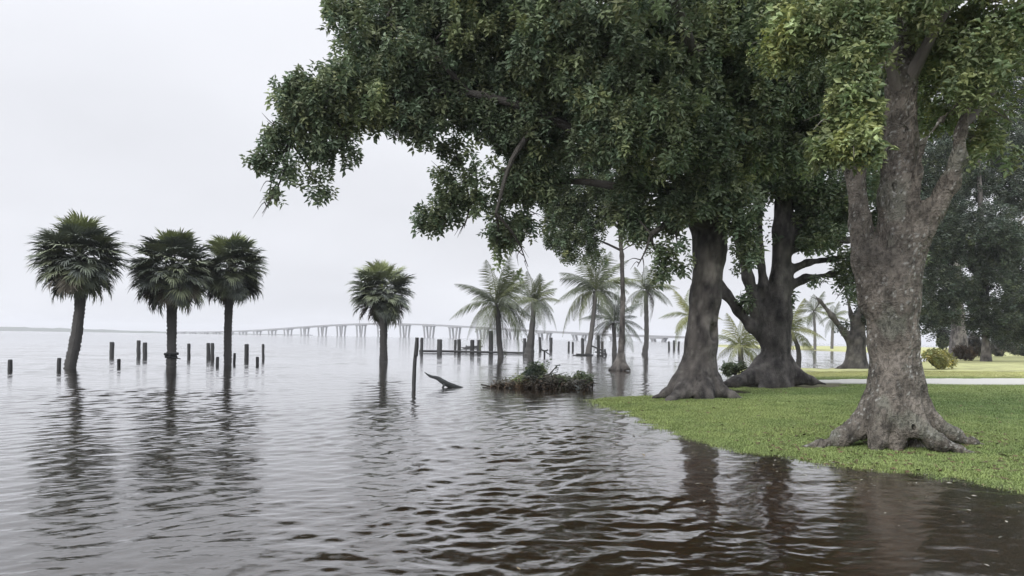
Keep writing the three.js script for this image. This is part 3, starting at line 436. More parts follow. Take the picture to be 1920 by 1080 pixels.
// ------------------------------------------------------------------ palms
function fanFrond(seed) {                                               // petiole and folded fan of narrow segments, along +z
  const r = rng(seed), pos = [], tri = (...p) => p.forEach((q) => pos.push(q.x, q.y, q.z)), Lp = 0.94;
  const rib = [V(0, 0, 0), V(0, 0.05, Lp * 0.5), V(0, 0.06, Lp), V(0, -0.02, Lp + 0.35)];
  for (let i = 0; i < 3; i++) { const a = rib[i], b = rib[i + 1], w = 0.022 - 0.005 * i; tri(V(a.x - w, a.y, a.z), V(a.x + w, a.y, a.z), V(b.x + w, b.y, b.z)); tri(V(a.x - w, a.y, a.z), V(b.x + w, b.y, b.z), V(b.x - w, b.y, b.z)); tri(V(a.x, a.y - 0.02, a.z), V(a.x + w, a.y, a.z), V(b.x, b.y - 0.015, b.z)); }
  const N = 32;
  for (let i = 0; i < N; i++) {
    const u = (i / (N - 1)) * 2 - 1, a = u * 2.05, L = (0.68 - 0.12 * u * u) * (0.86 + 0.22 * r()), o = V(0, 0.05 - 0.07 * (1 - Math.abs(u)), Lp + 0.3 * (1 - Math.abs(u)));
    const dir = V(Math.sin(a), 0, Math.cos(a)), side = V(Math.cos(a), 0.25 * (i % 2 ? 1 : -1), -Math.sin(a)), lift = 0.22 * Math.abs(Math.sin(a)) + 0.05 * r(), drop = 0.14 + 0.2 * r();
    const at = (s) => o.clone().addScaledVector(dir, L * s).add(V(0, lift * s - drop * s * s * s, 0)), w = [0.012, 0.036, 0.026, 0.003], s = [0, 0.42, 0.74, 1];
    for (let k = 0; k < 3; k++) { const p = at(s[k]), q = at(s[k + 1]); const a1 = p.clone().addScaledVector(side, w[k]), a2 = p.clone().addScaledVector(side, -w[k]), b1 = q.clone().addScaledVector(side, w[k + 1]), b2 = q.clone().addScaledVector(side, -w[k + 1]); tri(a1, a2, b1); tri(a2, b2, b1); }
  }
  const g = new THREE.BufferGeometry(); g.setAttribute('position', new THREE.Float32BufferAttribute(pos, 3)); g.computeVertexNormals(); return g;
}
function featherFrond(seed, arch, L = 3) {                             // arched rachis with drooping leaflets, along +z
  const r = rng(seed), pos = [], tri = (...p) => p.forEach((q) => pos.push(q.x, q.y, q.z)), curve = (s) => V(0.12 * Math.sin(s * 2) * (r.k || 1), L * (0.3 * s - arch * s * s), L * (s - 0.18 * arch * s * s));
  const N = 30;
  for (let i = 0; i < 8; i++) { const a = curve(i / 8), b = curve((i + 1) / 8), w = 0.035 * (1 - i / 9); tri(V(a.x - w, a.y, a.z), V(a.x + w, a.y, a.z), V(b.x + w, b.y, b.z)); tri(V(a.x - w, a.y, a.z), V(b.x + w, b.y, b.z), V(b.x - w, b.y, b.z)); }
  for (let i = 2; i < N; i++) for (const sd of [-1, 1]) {
    const s = i / N, p = curve(s), q = curve(s + 0.03), fw = q.sub(p).normalize(), ll = 0.78 * Math.sin(Math.PI * Math.min(0.97, 0.12 + s * 0.86)) * (0.85 + 0.3 * r()) * L / 3, out = V(sd, -0.25 - 0.3 * r(), 0).addScaledVector(fw, 0.75).normalize(), w = 0.034 * L / 3;
    const m = p.clone().addScaledVector(out, ll * 0.5).add(V(0, -0.08 * ll, 0)), e = p.clone().addScaledVector(out, ll).add(V(0, -0.5 * ll, 0)), sv = fw.clone().multiplyScalar(w);
    const p1 = p.clone().addScaledVector(sv, -0.6), p2 = p.clone().addScaledVector(sv, 0.6), m1 = m.clone().sub(sv), m2 = m.clone().add(sv); tri(p1, p2, m2); tri(p1, m2, m1); tri(m1, m2, e);
  }
  const g = new THREE.BufferGeometry(); g.setAttribute('position', new THREE.Float32BufferAttribute(pos, 3)); g.computeVertexNormals(); return g;
}
const leafy = (r, g, b) => new THREE.MeshPhysicalMaterial({ color: C(r, g, b), roughness: 0.6, transmission: 0.2, thickness: 0, ior: 1.4, side: THREE.DoubleSide });
const palmGreen = [leafy(0.115, 0.138, 0.098), leafy(0.16, 0.185, 0.11), leafy(0.085, 0.1, 0.085)], palmYoung = leafy(0.19, 0.22, 0.1), palmOld = leafy(0.085, 0.075, 0.055), cocoGreen = [leafy(0.095, 0.115, 0.058), leafy(0.068, 0.082, 0.05), leafy(0.13, 0.15, 0.065)], cocoYellow = [leafy(0.2, 0.21, 0.075), leafy(0.13, 0.15, 0.06)];
const palmBark = new THREE.MeshStandardMaterial({ color: C(0.07, 0.068, 0.066), roughness: 1, bumpMap: barkBump, bumpScale: 0.03 }), cocoBark = new THREE.MeshStandardMaterial({ color: C(0.12, 0.115, 0.11), roughness: 1, bumpMap: barkBump, bumpScale: 0.02 });
const fans = [1, 2, 3, 4].map((s) => fanFrond(100 + s)), feathers = [0.35, 0.55, 0.8, 1.05].map((a, i) => featherFrond(200 + i, a));
function frondAt(root, geo, mat, at, yaw, pitch, roll, sc) { const m = new THREE.Mesh(geo, mat); m.name = 'frond'; m.position.copy(at); m.rotation.set(-pitch, yaw, roll, 'YXZ'); m.scale.setScalar(sc); m.castShadow = m.receiveShadow = true; root.add(m); return m; }
function cabbagePalm(label, baseXY, stem, rpx, n, seed) {
  const g0 = G(...baseXY), D = -g0.z, u = D / F, r = rng(seed), t = thing('cabbage_palm', g0, label, 'palm tree');
  const pts = stem.map(([x, y]) => P(x, y, D)); pts.unshift(V(pts[0].x + (pts[0].x - pts[1].x) * 0.15, -0.8, pts[0].z));
  const rad = [stem[0][2] * u, ...stem.map(([, , w]) => w * u)];
  part('trunk', sweep(pts, rad, { sides: 14, steps: 14, bump: 0.16, freq: 7, seed, rings: 34 }), palmBark, t);
  const top = pts[pts.length - 1].clone().sub(g0), R = rpx * u, sc = R / 1.62, boots = [];
  for (let i = 0; i < 16; i++) { const a = i * 2.4, y = -0.9 * r(); const q = pts[pts.length - 1].clone().add(V(0, y * sc, 0)); boots.push(sweep([q, q.clone().add(V(Math.cos(a) * 0.16, 0.1, Math.sin(a) * 0.16)), q.clone().add(V(Math.cos(a) * 0.3, 0.34, Math.sin(a) * 0.3))], [0.06, 0.05, 0.025], { sides: 5, steps: 3 })); }
  part('leaf_bases', mergeGeometries(boots), palmBark, t).userData.kind = 'stuff';
  for (let i = 0; i < n; i++) {
    const f = (i + 0.5) / n, s = 1 - 1.93 * f, el = Math.asin(clamp(s + (r() - 0.5) * 0.16, -0.93, 0.99)), yaw = i * 2.39996 + r() * 0.5;
    if (noise(Math.cos(yaw) * 1.6 + seed * 9, s * 2.2, Math.sin(yaw) * 1.6) > 0.33) continue;                     // fronds that the storm took
    frondAt(t, fans[i % 4], f < 0.14 ? palmYoung : f > 0.82 && r() < 0.3 ? palmOld : palmGreen[(i * 7) % 3], top.clone().add(V(0, -0.3 * f, 0)), yaw, el, (r() - 0.5) * 0.7, sc * (0.88 + 0.24 * r()) * (f < 0.1 ? 0.95 : 1));
  }
  return t;
}
cabbagePalm('cabbage palm with bent leaning trunk, leftmost of the four in the water', [131, 691], [[131, 691, 10], [141, 640, 10], [148, 590, 9], [151, 540, 9], [150, 478, 8]], 72, 150, 1);
const p2 = cabbagePalm('cabbage palm with straight trunk wearing a dark collar near the water, second from left', [321, 688], [[321, 688, 9], [322, 640, 8], [322, 590, 9], [323, 545, 9], [322, 500, 8]], 70, 150, 2);
cabbagePalm('cabbage palm whose crown touches the collared palm, third from left', [427, 685], [[427, 685, 7], [427, 640, 7], [428, 600, 7], [430, 560, 8], [434, 500, 7]], 60, 150, 3);
cabbagePalm('cabbage palm standing alone in the middle of the water before the bridge', [719, 679], [[719, 679, 8], [719, 650, 7], [719, 610, 7], [718, 580, 8], [716, 545, 7]], 56, 150, 4);
{
  const D = -p2.position.z, c = P(321, 667, D), gs = [sweep([c.clone().add(V(0, -0.12, 0)), c.clone().add(V(0, 0.1, 0))], [0.3, 0.3], { sides: 12, steps: 2, bump: 0.3 }), sweep([P(308, 664, D - 0.3), P(334, 663, D - 0.3)], [0.07, 0.07], { sides: 7, bump: 0.3 }), sweep([P(322, 670, D - 0.32), P(338, 673, D - 0.35)], [0.05, 0.03], { sides: 6, bump: 0.3 })];
  part('trunk_collar', mergeGeometries(gs), new THREE.MeshStandardMaterial({ color: C(0.02, 0.022, 0.024), roughness: 0.9 }), p2);
}
function coconutPalm(label, baseXY, stem, rpx, n, seed, o = {}) {
  const g0 = G(...baseXY, o.level ?? 0), D = -g0.z, u = D / F, r = rng(seed), t = thing('coconut_palm', g0, label, 'palm tree');
  const pts = stem.map(([x, y]) => P(x, y, D)); pts.unshift(pts[0].clone().add(V(0, -0.7, 0)));
  part('trunk', sweep(pts, [stem[0][2] * u, ...stem.map(([, , w]) => w * u)], { sides: 10, steps: 9, bump: 0.1, seed, rings: 30 }), o.bark ?? cocoBark, t);
  const top = pts[pts.length - 1].clone().sub(g0), sc = rpx * u / 2.55, mats = o.mats ?? cocoGreen;
  for (let i = 0; i < n; i++) {
    const f = (i + 0.5) / n, el = 1.35 - 1.9 * f + (r() - 0.5) * 0.25, y0 = i * 2.39996 + r() * 0.9, yaw = y0 + 0.35 * Math.sin(y0 + 1.2), k = clamp(Math.floor(f * 3.2 + r() * 0.9), 0, 3);
    frondAt(t, feathers[k], f > 0.93 && o.dead ? palmOld : mats[i % mats.length], top, yaw, el, (r() - 0.5) * 0.5, sc * (0.85 + 0.3 * r()));
  }
  const nuts = []; for (let i = 0; i < 6; i++) { const s = new THREE.SphereGeometry(0.11, 8, 6); s.scale(1, 1.2, 1); const a = i * 1.05; s.translate(top.x + Math.cos(a) * 0.2, top.y - 0.16, top.z + Math.sin(a) * 0.2); nuts.push(s); }
  if (!o.young) part('coconuts', mergeGeometries(nuts), palmBark, t, false).userData.kind = 'stuff';
}
coconutPalm('full coconut palm with dark thin trunk rising through the dock beam', [939, 671], [[939, 671, 6], [936, 640, 5], [934, 600, 5], [930, 572, 5]], 78, 26, 11, { bark: palmBark });
coconutPalm('smaller coconut palm just right of the dock beam end, trunk thick at its foot', [992, 666], [[992, 666, 10], [995, 640, 7], [999, 600, 4.5], [1001, 566, 4]], 56, 23, 12, { bark: palmBark });
coconutPalm('tall coconut palm with pale leaning trunk, left of the slender dark tree', [1103, 666], [[1103, 666, 6], [1108, 630, 4.5], [1113, 590, 4], [1117, 545, 4]], 74, 24, 13);
coconutPalm('short coconut palm with dark drooping crown just left of the slender dark trunk', [1152, 665], [[1152, 665, 5], [1152, 640, 4], [1151, 605, 4]], 56, 16, 14, { mats: [palmGreen[2], palmGreen[0]], dead: 1 });
coconutPalm('coconut palm with pale straight trunk between the slender dark tree and hollowed trunk', [1209, 665], [[1209, 665, 6], [1212, 640, 4.5], [1212, 590, 4.2], [1211, 545, 4]], 50, 20, 15, { dead: 1 });
coconutPalm('yellow-green coconut palm mostly hidden behind the hollowed trunk', [1300, 672], [[1300, 672, 6], [1299, 640, 5], [1296, 595, 4.5]], 56, 16, 16, { mats: cocoYellow });
coconutPalm('young bushy yellow-green palm in the gap left of the dark many-stemmed trunk', [1390, 690], [[1390, 690, 6], [1389, 670, 5], [1388, 650, 4.5]], 62, 17, 17, { mats: cocoYellow, young: 1, level: 0.1 });
coconutPalm('bright yellow-green palm with bent dark trunk just right of the dark many-stemmed trunk', [1497, 686], [[1497, 686, 5], [1498, 665, 4.5], [1494, 645, 4], [1482, 622, 4]], 56, 15, 18, { mats: cocoYellow, bark: palmBark, dead: 1, level: 0.1 });
coconutPalm('faint far palm seen above the flooded gap right of the dark many-stemmed trunk', [1528, 657], [[1528, 657, 3], [1528, 620, 2.5], [1526, 585, 2.2]], 34, 13, 19);
coconutPalm('faint far palm next to the leaning limb of the squat tree', [1560, 656], [[1560, 656, 3], [1561, 625, 2.5], [1563, 596, 2.2]], 30, 13, 20);

// ------------------------------------------------------------------ dock pilings and what the storm left
const wet = [0.032, 0.04, 0.05].map((v) => new THREE.MeshStandardMaterial({ color: C(v, v * 1.02, v * 1.04), roughness: 0.9, bumpMap: barkBump, bumpScale: 0.02 }));
function piling(px, top, base, w, label, o = {}) {
  const g0 = o.d ? P(px, base, o.d) : G(px, base), D = -g0.z, u = D / F, s = px * 7 + w, tip = P(px + (o.lean ?? 2.4 * (h3(Math.floor(px * 3), w, 5) - 0.5)), top, D), foot = V(g0.x, -0.7, g0.z), r = w * u / 2;
  const pts = [foot, foot.clone().lerp(tip, 0.5), foot.clone().lerp(tip, 0.97), tip], g = sweep(pts, [r, r, r * 0.97, r * 0.72], { sides: 10, steps: 5, bump: 0.22, seed: s, freq: 4 });
  return whole('dock_piling', g, wet[Math.floor(px) % 3], g0, label, 'piling', 'old dock pilings standing in the water');
}
for (const [px, top, base, w, label, o] of [
  [19, 674, 694, 8, 'short black piling alone at the far left edge of the water'], [109, 671, 694, 7, 'short black piling just left of the leaning palm trunk', { lean: 2 }], [209, 641, 668, 8, 'tall piling standing midway between the leaning palm and the pair of pilings'], [222, 673, 689, 6, 'small short piling nearer the viewer, right of the leaning palm', { lean: 1 }],
  [260, 638, 668, 7, 'left and taller one of the pair of pilings beside the collared palm'], [272, 642, 669, 8, 'right and shorter one of the pair of pilings beside the collared palm'], [354, 644, 670, 6, 'slim worn piling just right of the collared palm'], [391, 643, 671, 7, 'left one of two touching pilings left of the third palm trunk'], [398, 643, 674, 7, 'right one of two touching pilings left of the third palm trunk'],
  [407, 669, 686, 6, 'short piling close against the left of the third palm trunk'], [438, 662, 682, 5, 'short slim piling close against the right of the third palm trunk', { lean: 2 }], [462, 645, 674, 8, 'thick piling right of the third palm, the broadest there'], [483, 669, 685, 6, 'short piling in front of the last piling of the left group'], [494, 645, 673, 5, 'last and slimmest tall piling of the left group'],
  [790, 633, 662, 6, 'piling at the left end of the dock beam'], [824, 636, 662, 10, 'thick piling second from the left end of the dock beam'], [853, 637, 658, 5, 'slim piling third along the dock beam, behind it'], [861, 636, 662, 7, 'piling fourth along the dock beam, close to the slim one'], [885, 637, 662, 8, 'piling beside the plank stack on the dock beam'], [899, 637, 662, 7, 'piling right of the plank stack on the dock beam'],
  [921, 620, 662, 9, 'tallest piling of the dock beam, left of the full coconut palm'], [983, 634, 664, 6, 'piling near the right end of the dock beam'], [1014, 632, 657, 5, 'slim leaning piling right of the thick-footed palm', { lean: -2 }], [1033, 633, 657, 6, 'pale piling right of the slim leaning one'], [1066, 640, 657, 4, 'left one of the thin pair of pilings before the pale leaning palm'], [1074, 641, 658, 4, 'right one of the thin pair of pilings before the pale leaning palm'], [1093, 634, 660, 6, 'piling just left of the pale leaning palm trunk'],
  [1123, 628, 662, 6, 'piling right of the pale leaning palm trunk'], [1130, 640, 662, 5, 'short piling beside the short drooping palm'], [1255, 640, 656, 4, 'far piling, first of three left of the hollowed trunk'], [1264, 638, 655, 4, 'far piling, middle of three left of the hollowed trunk'], [1272, 640, 656, 4, 'far piling, last of three left of the hollowed trunk']]) piling(px, top, base, w, label, o);
const beamMat = wet[1];
{
  const a = G(786, 661), b = G(990, 664), g = sweep([a.clone().setY(0.16), a.clone().lerp(b, 0.33).setY(0.17), a.clone().lerp(b, 0.66).setY(0.15), b.clone().setY(0.12)], [0.13, 0.13, 0.12, 0.11], { sides: 8, steps: 10, bump: 0.2 });
  whole('dock_beam', g, beamMat, a, 'long dark horizontal beam of the broken dock lying along the pilings', 'beam');
  const c = G(885, 660), r = rng(3), t = thing('plank_stack', c, 'low stack of broken planks piled on the dock beam', 'planks');
  for (let i = 0; i < 6; i++) { const q = new THREE.BoxGeometry(1.6 + r(), 0.07, 0.22); const m = part('plank', q, beamMat, t, false); m.position.set((r() - 0.5) * 0.7, 0.3 + i * 0.08, (r() - 0.5) * 0.4); m.rotation.set(0, (r() - 0.5) * 0.5, (r() - 0.5) * 0.12); }
  for (const s of [-0.7, 0.6]) { const m = part('post', sweep([V(0, -0.5, 0), V(0, 0.3, 0), V(0, 0.8, 0)], [0.07, 0.07, 0.05], { sides: 7, bump: 0.2 }), beamMat, t, false); m.position.set(s, 0, -0.1); }
}
{ // tall near post, two lengths scarfed together, leaning a little
  const D = -G(776, 729).z, f = V(G(776, 729).x, -0.6, -D), g = mergeGeometries([sweep([f, P(777, 690, D), P(779, 664, D)], [0.066, 0.064, 0.06], { sides: 10, bump: 0.2 }), sweep([P(779.5, 668, D - 0.05), P(781, 650, D - 0.05), P(782, 633, D - 0.05)], [0.07, 0.072, 0.06], { sides: 10, bump: 0.2, seed: 4 })]);
  whole('leaning_post', g, wet[2], G(776, 729), 'tall thin post leaning slightly in the water, nearest post to the driftwood', 'post');
}
{ // curved driftwood
  const D = -G(840, 726).z, q = (x, y, dd = 0) => P(x, y, D + dd), g = mergeGeometries([sweep([q(796, 698, 0.3), q(806, 705, 0.2), q(822, 710, 0.1), q(832, 717), q(846, 723), q(862, 727), q(876, 731)], [0.01, 0.05, 0.075, 0.09, 0.09, 0.06, 0.03], { sides: 10, steps: 6, bump: 0.25 }), sweep([q(833, 718), q(831, 725, -0.2), q(827, 730, -0.3)], [0.05, 0.04, 0.02], { sides: 7, bump: 0.2 })]);
  whole('driftwood_branch', g, new THREE.MeshStandardMaterial({ color: C(0.03, 0.034, 0.036), roughness: 0.85, bumpMap: barkBump, bumpScale: 0.02 }), G(845, 726), 'dark curved driftwood branch arching out of the water by the leaning post', 'driftwood');
}
{ // floating heap of torn branches and leaves
  const g0 = G(1025, 727), D = -g0.z, u = D / F, r = rng(77), t = thing('debris_heap', g0, 'floating heap of torn branches and leaves in the shallow water', 'debris');
  const brown = new THREE.MeshStandardMaterial({ color: C(0.06, 0.055, 0.045), roughness: 1 }), brown2 = new THREE.MeshStandardMaterial({ color: C(0.05, 0.045, 0.038), roughness: 1 });
  const hgt = (x) => { const q = (x - 920) / 195; return q < 0 || q > 1 ? 0 : (2 + 15 * smooth(0, 0.5, q) + 6 * Math.exp(-(((q - 0.5) / 0.12) ** 2))) * smooth(1.04, 0.93, q) * u; };
  const lumps = []; for (let i = 0; i < 26; i++) { const x = 930 + 176 * (i + r()) / 26, h = hgt(x) / u, z = D + (r() - 0.5) * 0.7; lumps.push([P(x - 8, 729, z), 0.05 + h * u * 0.3, P(x + 10 * r(), 728 - h * 0.7 * (0.7 + 0.5 * r()), z), 0.03 + h * u * 0.12]); }
  part('mound', wood(lumps, { k: 0.03, cell: 0.03, floor: -0.3, rough: (x, y, z) => 0.06 * fbm(x * 7, y * 9, z * 7, 3), color: (x, y, z) => { const n = fbm(x * 12, y * 12, z * 12, 3); return [0.062 + 0.07 * n, 0.056 + 0.06 * n, 0.044 + 0.045 * n]; } }), barkDark, t);
  for (let i = 0; i < 90; i++) {
    const x = 918 + 190 * r(), y = 727 - hgt(x) / u * (0.1 + 1.0 * r()), L = 14 + 34 * r(), a = (r() - 0.5) * 0.7, z = D + (r() - 0.5) * 1.2, q = P(x, y, z);
    part('branch', sweep([q.clone().add(V(-L * u / 2, -a * L * u * 0.4, 0)), q, q.clone().add(V(L * u / 2, a * L * u * 0.4 + 0.05 * r(), (r() - 0.5) * 0.4))], [0.03, 0.026, 0.008], { sides: 6, steps: 4, bump: 0.2, seed: i }), i % 3 ? brown : brown2, t);
  }
  for (const l of [[[1008, 722, 2.4], [1015, 700, 1.8], [1018, 682, 1]], [[1012, 722, 2], [1032, 700, 1.4], [1046, 684, 0.8]], [[1004, 722, 2], [998, 704, 1.4], [990, 694, 0.8]], [[1090, 724, 2.4], [1096, 706, 1.8], [1084, 700, 1]], [[1092, 722, 2], [1104, 712, 1.5], [1108, 722, 1]], [[1104, 727, 2], [1112, 716, 2], [1110, 730, 1.2]]]) part('branch', pxSweep(l, D, { sides: 7, bump: 0.2 }), brown2, t);
  foliage('foliage', t, [[1010, 702, 30, 20, D, 'light', 1.0, 0.45], [1000, 698, 18, 15, D - 0.2, 'dark', 0.9, 0.4], [1022, 690, 14, 11, D, 'mid', 0.9, 0.3], [1042, 689, 7, 7, D, 'dark', 0.8, 0.2], [1014, 712, 40, 9, D - 0.3, 'grey', 0.8, 0.4], [985, 713, 32, 9, D, 'mid', 1, 0.5], [1050, 713, 40, 9, D, 'mid', 0.9, 0.5], [1092, 710, 18, 12, D, 'mid', 1, 0.4], [960, 721, 30, 5, D, 'grey', 0.8, 0.5], [935, 726, 16, 3, D - 0.3, 'brown', 0.9, 0.3], [1020, 722, 84, 6, D - 0.45, 'brown', 0.8, 0.3], [1080, 722, 28, 8, D - 0.4, 'grey', 0.8, 0.4]], { shape: sprigFine, seed: 78, per: 160, size: 0.9, gap: -0.3 });
}
{ // forked stump and wreckage near the dock
  const D = -G(1021, 671).z, q = (x, y) => P(x, y, D);
  whole('forked_stump', mergeGeometries([sweep([q(1021, 674), q(1021, 664), q(1021, 657)], [0.09, 0.09, 0.1], { sides: 8, bump: 0.2 }), sweep([q(1015, 655), q(1021, 658), q(1028, 656)], [0.05, 0.1, 0.06], { sides: 7, bump: 0.2 }), sweep([q(1024, 660), q(1029, 664), q(1033, 667)], [0.05, 0.04, 0.02], { sides: 6 })]), wet[0], G(1021, 671), 'short forked stump in the water right of the dock beam', 'stump');
  const E = -G(1092, 667).z, t = thing('dock_wreckage', G(1092, 667), 'heap of broken dock boards at the foot of the pale leaning palm', 'wreckage'), w = (x, y) => P(x, y, E), r = rng(12);
  for (const [x0, y0, x1, y1] of [[1074, 667, 1106, 664], [1080, 664, 1112, 666], [1086, 666, 1110, 668], [1108, 648, 1136, 660], [1116, 660, 1137, 663], [1118, 667, 1138, 665], [1120, 652, 1121, 668], [1134, 654, 1136, 668]]) { const a = w(x0, y0), b = w(x1, y1), L = a.distanceTo(b), m = part('board', new THREE.BoxGeometry(L, 0.16, 0.08), wet[Math.floor(r() * 3)], t, false); m.position.copy(a.lerp(b, 0.5)).sub(t.position); m.rotation.z = Math.atan2(w(x1, y1).y - w(x0, y0).y, w(x1, y1).x - w(x0, y0).x); m.position.z += (r() - 0.5) * 0.5; }
}

// ------------------------------------------------------------------ bridge and far shore
{
  const A = V(ray(330, 0)[0] * 1750, 0, -1750), B = V(ray(1330, 0)[0] * 820, 0, -820), dir = B.clone().sub(A), L = dir.length(), n = dir.clone().normalize(), side = V(-n.z, 0, n.x);
  const deckY = (s) => 4.2 + 19 * Math.exp(-(((s - 0.58) / 0.266) ** 2));
  const t = thing('long_bridge', A, 'long pale concrete bridge across the bay, faint in the haze', 'bridge'), conc = new THREE.MeshStandardMaterial({ color: C(0.24, 0.24, 0.25), roughness: 0.95 });
  const prof = (w, y0, y1) => { const pos = [], idx = [], N = 60; for (let i = 0; i <= N; i++) { const s = i / N, p = A.clone().addScaledVector(dir, s), y = deckY(s); for (const [o, h] of [[-w, y0], [-w, y1], [w, y1], [w, y0]]) pos.push(p.x + side.x * o, y + h, p.z + side.z * o); } for (let i = 0; i < N; i++) for (let k = 0; k < 4; k++) { const a = i * 4 + k, b = i * 4 + (k + 1) % 4; idx.push(a, b, a + 4, b, b + 4, a + 4); } const g = new THREE.BufferGeometry(); g.setAttribute('position', new THREE.Float32BufferAttribute(pos, 3)); g.setIndex(idx); return toCreasedNormals(g, 0.5); };
  part('deck', prof(6.5, -1.6, 0), conc, t);
  const par = prof(0.2, 0.003, 1.05); for (const o of [-6.3, 6.3]) { const g = par.clone().translate(side.x * o, 0, side.z * o); part('parapet', g, conc, t); }
  const shaft = new THREE.CylinderGeometry(1.7, 1.3, 1, 8), headG = new THREE.BoxGeometry(12, 1.4, 2.2), np = Math.floor(L / 58), turn = Math.atan2(-side.z, side.x);
  for (let i = 1; i < np; i++) {
    const s = i / np, p = A.clone().addScaledVector(dir, s), h = deckY(s) - 1.6; if (h < 1) continue;
    const pier = new THREE.Group(); pier.name = 'pier'; pier.position.copy(p).sub(t.position); pier.rotation.y = turn; t.add(pier);
    for (const lx of [-1, 1]) for (const lz of [-1, 1]) { const m = new THREE.Mesh(shaft, conc); m.name = 'column'; m.scale.set(1, h + 2.3, 1); m.position.set(lx * 3.6, (h - 1.5 - 1) / 2 - 0.4, lz * 7); m.rotation.x = lz * Math.atan(3 / (h + 3)); pier.add(m); }
    const c = new THREE.Mesh(headG, conc); c.name = 'pier_cap'; c.scale.z = 9; c.position.y = h - 0.72; pier.add(c);
  }
}
{
  const xs = [], zs = []; for (let i = 0; i <= 160; i++) xs.push(-2400 + i * 11); for (let j = 0; j <= 8; j++) zs.push(-2150 - j * 12);
  const g = sheet(xs, zs, (x, z) => { const s = clamp((x + 2400) / 1760), e = 1 - ((z + 2198) / 48) ** 2; return -1 + Math.max(0, e) ** 0.4 * (1 + (3 + 13 * smooth(0.95, 0.35, s)) * (0.8 + 0.35 * fbm(x * 0.03, z * 0.05, 2, 4))); });
  const m = new THREE.Mesh(g, new THREE.MeshStandardMaterial({ color: C(0.05, 0.06, 0.04), roughness: 1 })); m.name = 'far_woods'; scene.add(m); tag(m, 'low wooded shore across the bay, faint in the haze at far left', 'woods', null, 'stuff');
}
const pathLine = [], onPath = (x, z) => z < -24 && pathLine.some(([p, w]) => (p.x - x) ** 2 + (p.z - z) ** 2 < (w + 0.5) ** 2);
// ------------------------------------------------------------------ path
{
  const mid = [[2400, 716, 4], [1920, 715, 4], [1830, 714, 4], [1740, 713, 3.8], [1650, 711, 3.4], [1590, 710, 3], [1530, 708, 2.2], [1490, 706, 1.2]].map(([x, y, w]) => { const g = G(x, y, 0.26); return [g, w]; });
  const curve = new THREE.CatmullRomCurve3(mid.map(([g]) => g)), pos = [], idx = [], uv = [], N = 900;
  for (let i = 0; i <= N; i++) { const t = i / N, p = curve.getPoint(t), tg = curve.getTangent(t), nx = -tg.z, nz = tg.x, s = t * (mid.length - 1), k = Math.min(mid.length - 2, Math.floor(s)), w = (mid[k][1] + (mid[k + 1][1] - mid[k][1]) * (s - k)) / 2; for (const [o, dy] of [[-1.0, -0.1], [-1, 0], [-0.33, 0.004], [0.33, 0.004], [1, 0], [1, -0.1]]) { const x = p.x + nx * w * o + 0.06 * noise(t * 40, o), z = p.z + nz * w * o + 0.08 * noise(t * 37, o, 3); pos.push(x, Math.max(groundH(x, z), 0.05) + 0.035 + dy, z); uv.push(x, z); } }
  for (let i = 0; i < N; i++) for (let k = 0; k < 5; k++) { const a = i * 6 + k, b = a + 6; idx.push(a, a + 1, b, b, a + 1, b + 1); }
  const g = new THREE.BufferGeometry(); g.setAttribute('position', new THREE.Float32BufferAttribute(pos, 3)); g.setAttribute('uv', new THREE.Float32BufferAttribute(uv, 2)); g.setIndex(idx); g.computeVertexNormals();
  for (let i = 0; i <= N; i++) pathLine.push([curve.getPoint(i / N), (mid[Math.min(mid.length - 1, Math.floor(i / N * (mid.length - 1)))][1]) / 2]);
  const m = new THREE.Mesh(g, new THREE.MeshStandardMaterial({ color: C(0.36, 0.355, 0.33), roughness: 0.9, bumpMap: grainBump, bumpScale: 0.006, side: THREE.DoubleSide })); m.name = 'path'; m.receiveShadow = true; scene.add(m); tag(m, 'pale concrete path crossing the lawn behind the speckled trunk', 'path', null, 'structure');
}
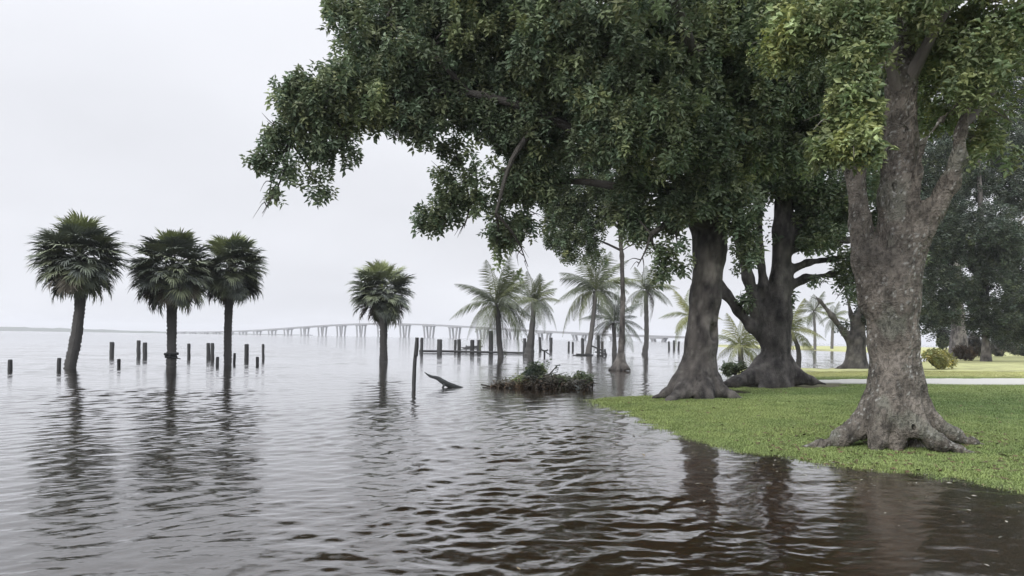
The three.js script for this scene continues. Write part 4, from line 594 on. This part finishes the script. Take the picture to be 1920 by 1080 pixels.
// ------------------------------------------------------------------ grass and fallen leaves
{
  const r = rng(900), pos = [];
  for (let i = 0; i < 13; i++) { const a = r() * TAU, x = (r() - 0.5) * 0.15, z = (r() - 0.5) * 0.15, h = 0.024 + 0.032 * r(), l = 0.012 + 0.024 * r(), w = 0.0036, cx = Math.cos(a), sz = Math.sin(a); const b1 = [x - sz * w, 0, z + cx * w], b2 = [x + sz * w, 0, z - cx * w], m1 = [x - sz * w * 0.8 + cx * l * 0.4, h * 0.7, z + cx * w * 0.8 + sz * l * 0.4], m2 = [x + sz * w * 0.8 + cx * l * 0.4, h * 0.7, z - cx * w * 0.8 + sz * l * 0.4], e = [x + cx * l, h, z + sz * l]; pos.push(...b1, ...b2, ...m2, ...b1, ...m2, ...m1, ...m1, ...m2, ...e); }
  const g = new THREE.BufferGeometry(); g.setAttribute('position', new THREE.Float32BufferAttribute(pos, 3)); g.computeVertexNormals();
  const spots = [], lit = [], nearBole = G(1690, 846);
  for (let tries = 0; tries < 600000 && spots.length < 170000; tries++) {
    const d = 7 + 31 * Math.pow(r(), 1.9), x = d * (-0.05 + 0.85 * r()), z = -d, y = groundH(x, z); if (y < -0.06 || (y < -0.005 && r() < 0.55) || bareSoil(x, z) > 0.4 + 0.4 * r() || onPath(x, z)) continue;
    const n = fbm(x * 2.2, z * 2.2, 9, 3); if (n < -0.2 && r() < 0.7) continue; spots.push([x, y, z]); if (r() < (Math.hypot(x - nearBole.x, z - nearBole.z) < 2.3 ? 0.02 : 0.004)) lit.push([x, y, z]);
  }
  const m = new THREE.InstancedMesh(g, new THREE.MeshPhysicalMaterial({ color: 0xffffff, roughness: 0.8, side: THREE.DoubleSide, transmission: 0.2, thickness: 0 }), spots.length), o = new THREE.Object3D(), col = new THREE.Color();
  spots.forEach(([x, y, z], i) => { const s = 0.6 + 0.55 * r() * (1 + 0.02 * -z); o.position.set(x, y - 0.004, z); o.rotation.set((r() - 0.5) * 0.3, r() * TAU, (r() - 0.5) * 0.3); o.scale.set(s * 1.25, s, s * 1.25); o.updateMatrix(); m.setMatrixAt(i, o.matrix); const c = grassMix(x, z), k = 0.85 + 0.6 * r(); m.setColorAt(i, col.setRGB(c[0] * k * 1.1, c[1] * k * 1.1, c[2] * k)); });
  m.name = 'grass'; m.castShadow = m.receiveShadow = true; scene.add(m); tag(m, 'short coarse green grass covering the lawn down to the water', 'grass', null, 'stuff');
  const lg = new THREE.BufferGeometry(); lg.setAttribute('position', new THREE.Float32BufferAttribute([-0.045, 0, 0, 0, 0.008, 0.02, 0, 0.012, -0.02, 0.045, 0.004, 0, 0, 0.012, -0.02, 0, 0.008, 0.02], 3)); lg.computeVertexNormals();
  const ml = new THREE.InstancedMesh(lg, new THREE.MeshStandardMaterial({ color: 0xffffff, roughness: 0.9, side: THREE.DoubleSide }), lit.length);
  lit.forEach(([x, y, z], i) => { o.position.set(x, y + 0.04, z); o.rotation.set((r() - 0.5) * 0.6, r() * TAU, (r() - 0.5) * 0.6); o.scale.setScalar(0.7 + 0.8 * r()); o.updateMatrix(); ml.setMatrixAt(i, o.matrix); const k = 0.6 + r(); ml.setColorAt(i, col.setRGB(0.075 * k, 0.045 * k, 0.025 * k)); });
  ml.name = 'fallen_leaves'; ml.castShadow = ml.receiveShadow = true; scene.add(ml); tag(ml, 'scattered brown fallen leaves on the grass', 'leaves', null, 'stuff');
}
{
  const r = rng(1200), spots = [], g = new THREE.BufferGeometry(), o = new THREE.Object3D(), col = new THREE.Color();
  g.setAttribute('position', new THREE.Float32BufferAttribute([-0.03, 0, 0, 0, 0.004, 0.013, 0.034, 0.002, 0, -0.03, 0, 0, 0.034, 0.002, 0, 0.002, 0.003, -0.012], 3)); g.computeVertexNormals();
  for (let i = 0; i < 40000 && spots.length < 900; i++) { const d = 4.8 + 18 * r(), x = d * (-0.15 + 0.95 * r()), q = landDist(x, -d) - 0.45; if (q > 0 || r() > Math.exp(q * 1.4) + 0.012) continue; spots.push([x, -d]); }
  const m = new THREE.InstancedMesh(g, new THREE.MeshStandardMaterial({ color: 0xffffff, roughness: 0.8, side: THREE.DoubleSide }), spots.length);
  spots.forEach(([x, z], i) => { o.position.set(x, 0.012, z); o.rotation.set((r() - 0.5) * 0.3, r() * TAU, (r() - 0.5) * 0.3); o.scale.setScalar(0.4 + 1.1 * r() * r()); o.updateMatrix(); m.setMatrixAt(i, o.matrix); const k = 0.5 + r(), b = r() < 0.3; m.setColorAt(i, b ? col.setRGB(0.3 * k, 0.29 * k, 0.24 * k) : col.setRGB(0.11 * k, 0.085 * k, 0.045 * k)); });
  m.name = 'floating_leaves'; m.castShadow = m.receiveShadow = true; scene.add(m); tag(m, 'brown and pale leaf bits floating along the flooded grass edge', 'leaves', null, 'stuff');
}
renderer.render(scene, camera);
